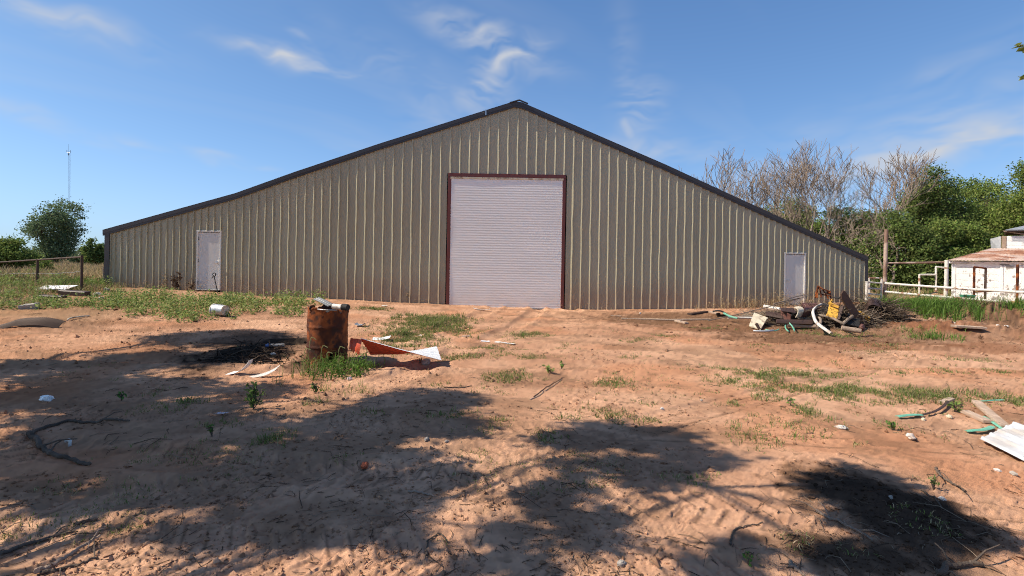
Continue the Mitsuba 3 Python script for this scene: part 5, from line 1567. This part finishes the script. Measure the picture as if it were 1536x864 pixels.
# ------------------------------------------------------------------ GRASS AND WEEDS
rng = np.random.default_rng(2024)
GREEN = ((0.150, 0.204, 0.054), (0.192, 0.246, 0.072), (0.114, 0.156, 0.046), (0.252, 0.252, 0.108), (0.396, 0.324, 0.180))
WEEDY = ((0.228, 0.300, 0.090), (0.300, 0.372, 0.132), (0.168, 0.228, 0.066), (0.360, 0.396, 0.168))
LUSH = ((.10, .19, .035), (.14, .24, .05), (.18, .27, .075), (.08, .14, .03))
DRY = ((.40, .30, .17), (.48, .37, .23), (.33, .24, .14), (.22, .20, .09))
parts = []


def in_ellipse(e, n, edge=.0):
    a, q = rng.uniform(0, 2 * math.pi, n), np.sqrt(rng.uniform(0, 1, n))
    q = q + rng.normal(0, edge, n)
    return e[0] + e[2] * q * np.cos(a), e[1] + e[3] * q * np.sin(a)


def turf(px, py, w, h, dens, bh=.06, bw=.005, pal=GREEN, lean=.8, per=9, sp=.035, keep=.46, bend=.9, out=None):
    dens, keep = dens * 1.25, keep * .9
    out = parts if out is None else out
    e = gell(px, py, w, h)
    n = int(dens * math.pi * e[2] * e[3])
    x, y = in_ellipse(e, n, .34)
    k = n2(x, y, 2.6, 15, 3) > keep
    x, y = x[k], y[k]
    if not len(x):
        return
    x = x.repeat(per) + rng.normal(0, sp, len(x) * per); y = y.repeat(per) + rng.normal(0, sp, len(y) * per)
    b = np.stack([x, y, height(x, y) - .004], 1)
    out.append(blades(rng, b, bh * (.45 + 1.1 * n2(x, y, 2.2, 18, 2)), bw + .0007 * e[1] * .6, lean, pal, bend=bend))


for q in ((640, 490, 120, 30, 130, .10), (605, 512, 90, 26, 170, .10), (655, 480, 70, 14, 110, .12), (606, 476, 34, 8, 120, .12), (560, 465, 50, 6, 80, .10), (690, 495, 60, 12, 90, .06),
          (762, 562, 76, 20, 200, .06), (735, 520, 80, 9, 150, .06), (700, 533, 80, 9, 150, .06), (797, 535, 30, 12, 160, .06), (790, 502, 60, 9, 130, .07), (740, 585, 60, 12, 90, .05), (660, 575, 70, 10, 60, .05), (760, 530, 40, 8, 100, .06),
          (924, 571, 60, 14, 200, .06), (845, 517, 40, 7, 60, .05), (960, 510, 60, 8, 60, .05), (920, 557, 24, 6, 130, .05), (900, 598, 20, 5, 100, .05), (960, 535, 60, 8, 50, .05),
          (918, 624, 66, 18, 210, .055), (840, 628, 50, 16, 170, .055), (822, 654, 56, 18, 190, .06), (975, 630, 70, 10, 120, .05), (960, 606, 40, 8, 100, .05), (870, 612, 60, 8, 80, .05),
          (1060, 550, 70, 9, 170, .06), (1098, 572, 60, 24, 170, .06), (1140, 562, 80, 12, 140, .06), (1190, 562, 130, 14, 200, .07), (1230, 582, 130, 30, 240, .07), (1300, 590, 130, 26, 260, .08), (1392, 594, 110, 20, 260, .08), (1480, 598, 110, 16, 200, .07), (1530, 608, 50, 16, 200, .08),
          (1150, 582, 80, 18, 120, .05), (1345, 560, 120, 10, 60, .05), (1260, 560, 90, 9, 70, .05), (1420, 560, 90, 8, 60, .05), (1500, 560, 70, 8, 80, .05),
          (1130, 656, 60, 34, 140, .06), (1205, 615, 70, 36, 160, .06), (1160, 600, 50, 16, 140, .06), (1065, 590, 40, 8, 140, .05), (1180, 640, 90, 30, 90, .05), (1075, 680, 20, 6, 150, .05), (1105, 605, 60, 10, 110, .05), (1040, 572, 50, 9, 80, .05), (1335, 640, 60, 26, 70, .05), (1300, 665, 50, 12, 60, .05),
          (408, 660, 60, 22, 200, .07), (275, 606, 60, 14, 160, .07), (220, 592, 34, 14, 160, .08), (330, 640, 60, 12, 90, .06), (240, 620, 50, 12, 110, .06), (720, 650, 60, 14, 120, .06), (664, 622, 90, 16, 150, .06), (740, 632, 40, 12, 150, .06), (560, 622, 60, 10, 80, .06),
          (540, 590, 90, 18, 80, .07), (470, 604, 40, 10, 120, .06), (1040, 722, 70, 22, 130, .055), (1020, 720, 40, 12, 160, .05), (1400, 720, 40, 20, 60, .04), (1380, 620, 60, 14, 70, .05), (1120, 840, 34, 14, 110, .05), (180, 730, 50, 14, 90, .05), (210, 800, 30, 10, 70, .04), (75, 810, 24, 8, 80, .04), (690, 820, 50, 12, 70, .05),
          (1060, 490, 60, 6, 60, .06), (1000, 504, 30, 5, 90, .05), (1260, 500, 140, 12, 60, .07), (1340, 520, 80, 8, 70, .06), (1440, 540, 140, 8, 40, .05), (1300, 530, 60, 6, 60, .05), (1150, 520, 60, 6, 50, .05), (1240, 545, 60, 8, 60, .05)):
    turf(*q[:5], bh=q[5])
# faint sparse cover everywhere in the yard
n = 9000
y = 1 / rng.uniform(1 / 17.0, 1 / 2.6, n); x = y * rng.uniform(-1.1, 1.1, n)
k = (n2(x, y, .8, 91, 3) > .54) & (n2(x, y, 4, 92, 2) > .48)
x, y = x[k].repeat(4) + rng.normal(0, .02, 4 * k.sum()), y[k].repeat(4) + rng.normal(0, .02, 4 * k.sum())
parts.append(blades(rng, np.stack([x, y, height(x, y) - .003], 1), .04, .004 + .0004 * y, 1.0, GREEN + DRY[:2], bend=.9))
V, F, C = join(parts)
put('short_grass', (V, F), 'm_leaf', color=C, label='thin patches of short green grass in the red soil', kind='stuff')

parts = []
turf(1384, 474, 70, 24, 130, .50, .007, LUSH, .30, 7, .06, .15, .7)
turf(1350, 470, 34, 12, 100, .36, .006, LUSH, .35, 7, .06, .2, .7)
turf(1408, 474, 22, 18, 80, .40, .006, LUSH, .35, 6, .06, .2, .7)
turf(1528, 482, 60, 34, 160, .36, .006, LUSH, .35, 7, .06, .2, .7)
turf(1395, 505, 60, 12, 60, .18, .006, LUSH, .5, 6, .05, .3, .7)
turf(1345, 455, 50, 6, 20, .22, .006, DRY + GREEN, .4, 5, .06, .4, .7)
V, F, C = join(parts)
put('tall_grass', (V, F), 'm_leaf', color=C, label='tall bright green grass between the heap and the shed', kind='stuff')

parts = []
turf(498, 558, 96, 22, 60, .34, .006, LUSH + DRY[3:], .40, 4, .04, .34, 1.0)
turf(545, 550, 60, 16, 36, .20, .006, LUSH, .6, 5, .05, .1, 1.0)
turf(470, 560, 44, 22, 60, .30, .006, LUSH + DRY[:1], .45, 4, .04, .3, 1.0)
turf(500, 585, 70, 14, 40, .12, .005, LUSH, .7, 5, .05, .3, 1.0)
e = gell(520, 556, 100, 22)
x, y = in_ellipse(e, 34)
for xx, yy in zip(x, y):
    n = int(rng.integers(14, 34)); hh = rng.uniform(.08, .22)
    cc = np.array([xx, yy, height(xx, yy)]) + rng.normal(0, 1, (n, 3)) * [.045, .045, 0] + np.stack([0 * rng.uniform(0, 1, n), 0 * rng.uniform(0, 1, n), rng.uniform(.01, hh, n)], 1)
    parts.append(leaf_quads(rng, cc, .020, pal=LUSH, up=.9))
seed_h = [(np.array([a, b, height(a, b)]), c_) for a, b, c_ in ((bp_[0] - .16, bp_[1] - .34, .48), (bp_[0] + .02, bp_[1] - .36, .36), (bp_[0] - .24, bp_[1] - .33, .30), (bp_[0] + .26, bp_[1] - .33, .33), (bp_[0] + .1, bp_[1] - .38, .25))]
segs, = [[]]
for b, h_ in seed_h:
    pth = curve([b, b + [.02, 0, h_ * .6], b + [.06, -.02, h_], b + [.13, -.03, h_ * .93]], 10)
    segs += [(p, q, .003 if i < 6 else .006, .003 if i < 5 else .006) for i, (p, q) in enumerate(zip(pth[:-1], pth[1:]))]
sv, sf = segs_mesh(segs, 4)
parts.append((sv, sf, np.tile([.30, .31, .15], (len(sv), 1))))
V, F, C = join(parts)
put('barrel_weeds', (V, F), 'm_leaf', color=C, label='green weeds and seeding grass round the foot of the barrel', kind='stuff')

# broad-leaved weeds along the left of the wall
parts = []


def weeds(px, py, w, h, dens, hh, leaf=.036, pal=WEEDY, keep=.28):
    e = gell(px, py, w, h)
    n = int(dens * math.pi * e[2] * e[3])
    x, y = in_ellipse(e, n, .15)
    k = n2(x, y, 1.7, 19, 3) > keep
    x, y = x[k], y[k]
    z = height(x, y)
    per = 16
    H = (hh * rng.uniform(.5, 1.25, len(x))).repeat(per)
    cc = np.stack([x.repeat(per), y.repeat(per), z.repeat(per)], 1) + rng.normal(0, .06, (len(x) * per, 3)) * [1, 1, 0]
    cc[:, 2] += rng.uniform(.02, 1, len(cc)) * H
    parts.append(leaf_quads(rng, cc, leaf, pal=pal, up=.7))
    st = np.stack([x, y, z - .01], 1).repeat(2, 0)
    parts.append(blades(rng, st, hh * 1.1, .010, .3, pal, bend=.5))


for q in ((130, 461, 140, 12, 24, .22), (175, 452, 60, 16, 26, .34), (205, 455, 60, 20, 28, .38), (250, 458, 70, 26, 24, .30), (300, 462, 90, 34, 26, .30), (280, 478, 90, 12, 22, .18), (345, 456, 60, 18, 26, .32), (375, 462, 50, 26, 22, .26), (330, 476, 80, 10, 18, .18), (395, 470, 30, 8, 18, .14),
          (426, 458, 18, 12, 40, .38), (450, 460, 34, 18, 34, .42), (440, 472, 60, 8, 24, .16), (20, 446, 60, 14, 22, .28), (40, 432, 70, 12, 22, .4), (70, 452, 60, 8, 18, .16), (10, 462, 60, 12, 20, .2), (20, 425, 50, 10, 20, .45), (150, 432, 24, 8, 20, .4), (128, 424, 40, 10, 16, .4)):
    weeds(*q)
V, F, C = join(parts)
put('weed_bed', (V, F), 'm_leaf', color=C, label='low leafy green weeds along the left of the barn wall', kind='stuff')

# dry grass field and edges
parts = []
for px, py, w, h, dens, hh, pal in ((60, 436, 140, 16, 60, .28, DRY + GREEN[:2]), (30, 424, 90, 10, 50, .35, DRY + GREEN), (100, 426, 60, 10, 50, .3, GREEN + DRY[:1]), (140, 430, 40, 12, 50, .4, LUSH), (15, 455, 60, 16, 50, .2, GREEN + DRY)):
    turf(px, py, w, h, dens, hh, .008, pal, .5, 6, .08, .2, .7)
n = 42000
y = 1 / rng.uniform(1 / 95.0, 1 / 17.5, n); x = -rng.uniform(.70, 1.25, n) * y
x = np.where(x > -13.4, -13.4 - rng.uniform(0, 3, n), x)
k = n2(x, y, .12, 33, 2)
dryk = k > .36
for m, pal, hh in ((dryk, DRY, .55), (~dryk, GREEN + DRY[:1], .55)):
    b = np.stack([x[m], y[m], height(x[m], y[m]) - .01], 1)
    parts.append(blades(rng, b, hh, .012 + .0011 * y[m], .35, pal, bend=.6))
n = 9000
y = 1 / rng.uniform(1 / 60.0, 1 / 20.5, n); x = rng.uniform(.75, 1.3, n) * y
k = x > 12.9
x, y = x[k], y[k]
parts.append(blades(rng, np.stack([x, y, height(x, y) - .01], 1), .4, .012 + .001 * y, .4, GREEN + DRY, bend=.6))
V, F, C = join(parts)
put('field_grass', (V, F), 'm_leaf', color=C, label='dry and green grass of the field beside the barn', kind='stuff')

# dead stalks along the foot of the wall
parts = []
for px, py, w, dens, hh in ((1090, 461, 40, 60, .42), (1120, 460, 50, 80, .48), (1150, 459, 50, 90, .55), (1172, 458, 30, 90, .6), (1205, 457, 40, 60, .5), (1060, 463, 40, 30, .25), (890, 464, 60, 14, .25), (850, 464, 30, 14, .2), (620, 457, 60, 8, .2), (380, 446, 40, 30, .3), (250, 436, 80, 30, .35), (300, 440, 40, 30, .2)):
    e0 = P(px, py, 16.95)
    k = 16.95 / FPX
    n = int(dens * w * k * .6)
    x = e0[0] + rng.uniform(-.5, .5, n) * w * k; y = 16.95 + rng.normal(0, .09, n)
    y = np.minimum(y, 17.12)
    b = np.stack([x, y, height(x, y) - .01], 1)
    parts.append(blades(rng, b.repeat(2, 0), hh * .8, .008, .35, DRY[:3], bend=.7))
    tp = b + np.stack([rng.normal(0, .05, n), rng.normal(0, .03, n) - .03, rng.uniform(.3, 1, n) * hh], 1)
    parts.append(leaf_quads(rng, tp.repeat(3, 0) + rng.normal(0, .03, (3 * n, 3)), .018, pal=DRY[:2], up=.2))
V, F, C = join(parts)
put('dead_stalks', (V, F), 'm_leaf', color=C, label='dry straw coloured stalks along the foot of the wall', kind='stuff')


def plant(name, px, py, hh, wid_, seed, label, pal, leaf=.035, n=70, stems=5, cat='weed', depth=None):
    r = np.random.default_rng(seed)
    c = GP(px, py) if depth is None else np.array([*P(px, py, depth)[:2], 0])
    c[2] = height(c[0], c[1])
    t = thing(name, label, cat)
    segs, cc = [], []
    for s in range(stems):
        e = c + np.array([r.normal(0, wid_ * .5), r.normal(0, wid_ * .4), hh * r.uniform(.55, 1.0)])
        pth = curve([c, (c + e) / 2 + [r.normal(0, .02), 0, .04], e], 7)
        segs += [(p, q, .005, .004) for p, q in zip(pth[:-1], pth[1:])]
        m = max(3, n // stems)
        f = r.uniform(.2, 1.03, m)
        q = np.stack([np.interp(f, np.linspace(0, 1, 7), pth[:, k]) for k in range(3)], 1)
        cc.append(q + r.normal(0, leaf * .7, (m, 3)))
    put('stem', segs_mesh(segs, 4), 'm_bark_dark', t)
    V, F, C = leaf_quads(r, np.vstack(cc), leaf, pal=pal, up=.6, aspect=.5)
    put('leaves', (V, F), 'm_leaf', t, color=C)


WEED = ((.11, .17, .05), (.15, .21, .075), (.08, .13, .04))
plant('leafy_weed', 380, 614, .28, .16, 1, 'tall leafy weed in the shade left of the barrel', WEED, .028, 120, 7)
plant('leafy_weed', 827, 560, .10, .08, 2, 'small broad-leaved yellow-green weed alone on bare soil', ((.22, .30, .08), (.30, .37, .12)), .035, 26, 5)
plant('leafy_weed', 842, 553, .09, .05, 3, 'dark small weed right beside the yellow-green weed', ((.12, .22, .05),), .03, 10, 3)
plant('leafy_weed', 1432, 618, .10, .07, 4, 'pale yellow-green weed among the boards at the right', ((.24, .30, .09), (.18, .25, .07)), .03, 30, 6)
plant('leafy_weed', 1338, 645, .07, .06, 5, 'little bright weed between the white scraps', ((.13, .24, .06),), .02, 24, 4)
plant('leafy_weed', 1186, 608, .08, .05, 6, 'small light green weed in the right grass patch', ((.16, .26, .08),), .02, 24, 4)
plant('leafy_weed', 1124, 848, .06, .04, 7, 'tiny green weed in shade near the bottom edge', ((.07, .16, .04),), .014, 24, 4)
plant('leafy_weed', 182, 601, .09, .05, 8, 'tiny weed in the shade at the left', ((.09, .17, .05),), .02, 20, 4)
plant('leafy_weed', 318, 655, .09, .05, 9, 'small weed with upright leaves in dappled shade', ((.10, .18, .05),), .02, 22, 4)
plant('leafy_weed', 473, 590, .12, .06, 10, 'small weed in front of the barrel on its left', WEED, .02, 40, 5)
plant('leafy_weed', 630, 545, .09, .05, 11, 'small weed before the white tip of the red sheet', WEED, .015, 14, 4)
plant('leafy_weed', 1400, 735, .07, .04, 12, 'tiny green weed on lit soil below the corrugated sheet', WEED, .018, 18, 4)
DEAD = ((.10, .065, .045), (.15, .095, .06), (.07, .045, .03))
plant('dead_weed', 265, 441, .66, .16, 21, 'dark dead weed standing left of the left walk door', DEAD, .05, 120, 8, 'dead weed', depth=16.6)
plant('dead_weed', 287, 439, .5, .10, 22, 'thin dead weed close against the left walk door', DEAD, .04, 40, 5, 'dead weed', depth=16.9)
plant('dead_weed', 247, 437, .6, .10, 23, 'pale dry weed farthest left along the wall', DRY, .035, 40, 5, 'dead weed', depth=16.9)
plant('dead_weed', 611, 456, .5, .06, 24, 'pale dry stalk against the wall left of the roll-up door', DRY, .03, 24, 3, 'dead weed', depth=17.05)

# litter: twigs, clods and bits of bark over the soil
rng = np.random.default_rng(31)
n = 2400
y = 1 / rng.uniform(1 / 15.0, 1 / 2.3, n); x = y * rng.uniform(-1.12, 1.12, n)
dens = n2(x, y, 1.2, 201, 3)
for (sx, sy, rx, ry, kind, k_) in STAINS:
    if kind == 'mulch':
        dens += .16 * k_ * np.exp(-(((x - sx) / rx) ** 2 + ((y - sy) / ry) ** 2))
k = dens > .50
x, y = x[k], y[k]
n = len(x)
z = height(x, y)
az = rng.uniform(0, 2 * math.pi, n); L = np.exp(rng.normal(-2.9, .7, n)).clip(.015, .35)
p0 = np.stack([x, y, z + .004], 1); d = np.stack([np.cos(az), np.sin(az), 0 * az], 1) * L[:, None]
p1 = p0 + d * .5 + rng.normal(0, .1, (n, 3)) * L[:, None] * [1, 1, .2]; p2 = p0 + d + rng.normal(0, .12, (n, 3)) * L[:, None] * [1, 1, .2]
p1[:, 2] = height(p1[:, 0], p1[:, 1]) + .006 + .02 * rng.uniform(0, 1, n) * (L > .1); p2[:, 2] = height(p2[:, 0], p2[:, 1]) + .003
r = rng.uniform(.0010, .0024, n) * (.7 + .12 * y)
V, F = segs_mesh(list(zip(p0, p1, r, r)) + list(zip(p1, p2, r, r * .5)), 4)
pal = np.array([(.07, .05, .038), (.12, .085, .06), (.24, .18, .13), (.045, .033, .026)])
cl = pal[rng.integers(0, 4, n)]
put('twig_litter', (V, F), 'm_twig', color=np.repeat(np.vstack([cl, cl]), 8, axis=0), label='small dead twigs littering the bare soil', kind='stuff')

n = 15000
y = 1 / rng.uniform(1 / 13.0, 1 / 2.3, n); x = y * rng.uniform(-1.12, 1.12, n)
dens = n2(x, y, 1.6, 211, 3)
for (sx, sy, rx, ry, kind, k_) in STAINS:
    dens += .15 * k_ * np.exp(-(((x - sx) / rx) ** 2 + ((y - sy) / ry) ** 2))
k = dens > .52
x, y = x[k], y[k]; n = len(x)
o6 = np.array([[1, 0, 0], [-1, 0, 0], [0, 1, 0], [0, -1, 0], [0, 0, 1], [0, 0, -1.0]])
f8 = np.array([[0, 2, 4], [2, 1, 4], [1, 3, 4], [3, 0, 4], [2, 0, 5], [1, 2, 5], [3, 1, 5], [0, 3, 5]])
s = np.exp(rng.normal(-5.15, .5, n)).clip(.003, .018) * np.where(y < 5, .75 + .12 * y, .1 + .25 * y).clip(0, 3.4)
V = o6[None] * s[:, None, None] * rng.uniform(.6, 1.4, (n, 6, 1)) * [1, 1, .7]
V = V + rng.normal(0, .25, V.shape) * s[:, None, None] + np.stack([x, y, height(x, y) + s * .3], 1)[:, None]
F = (f8[None] + (np.arange(n) * 6)[:, None, None]).reshape(-1, 3)
gcol = ground_color(x, y, x * 0) * rng.choice([.55, .7, .85, 1.05], n)[:, None]
put('soil_clods', (V.reshape(-1, 3), F), 'm_twig', color=np.repeat(gcol, 6, axis=0), label='small crumbs and clods of soil over the yard', kind='stuff')

# loose soil banked against the wall at the left
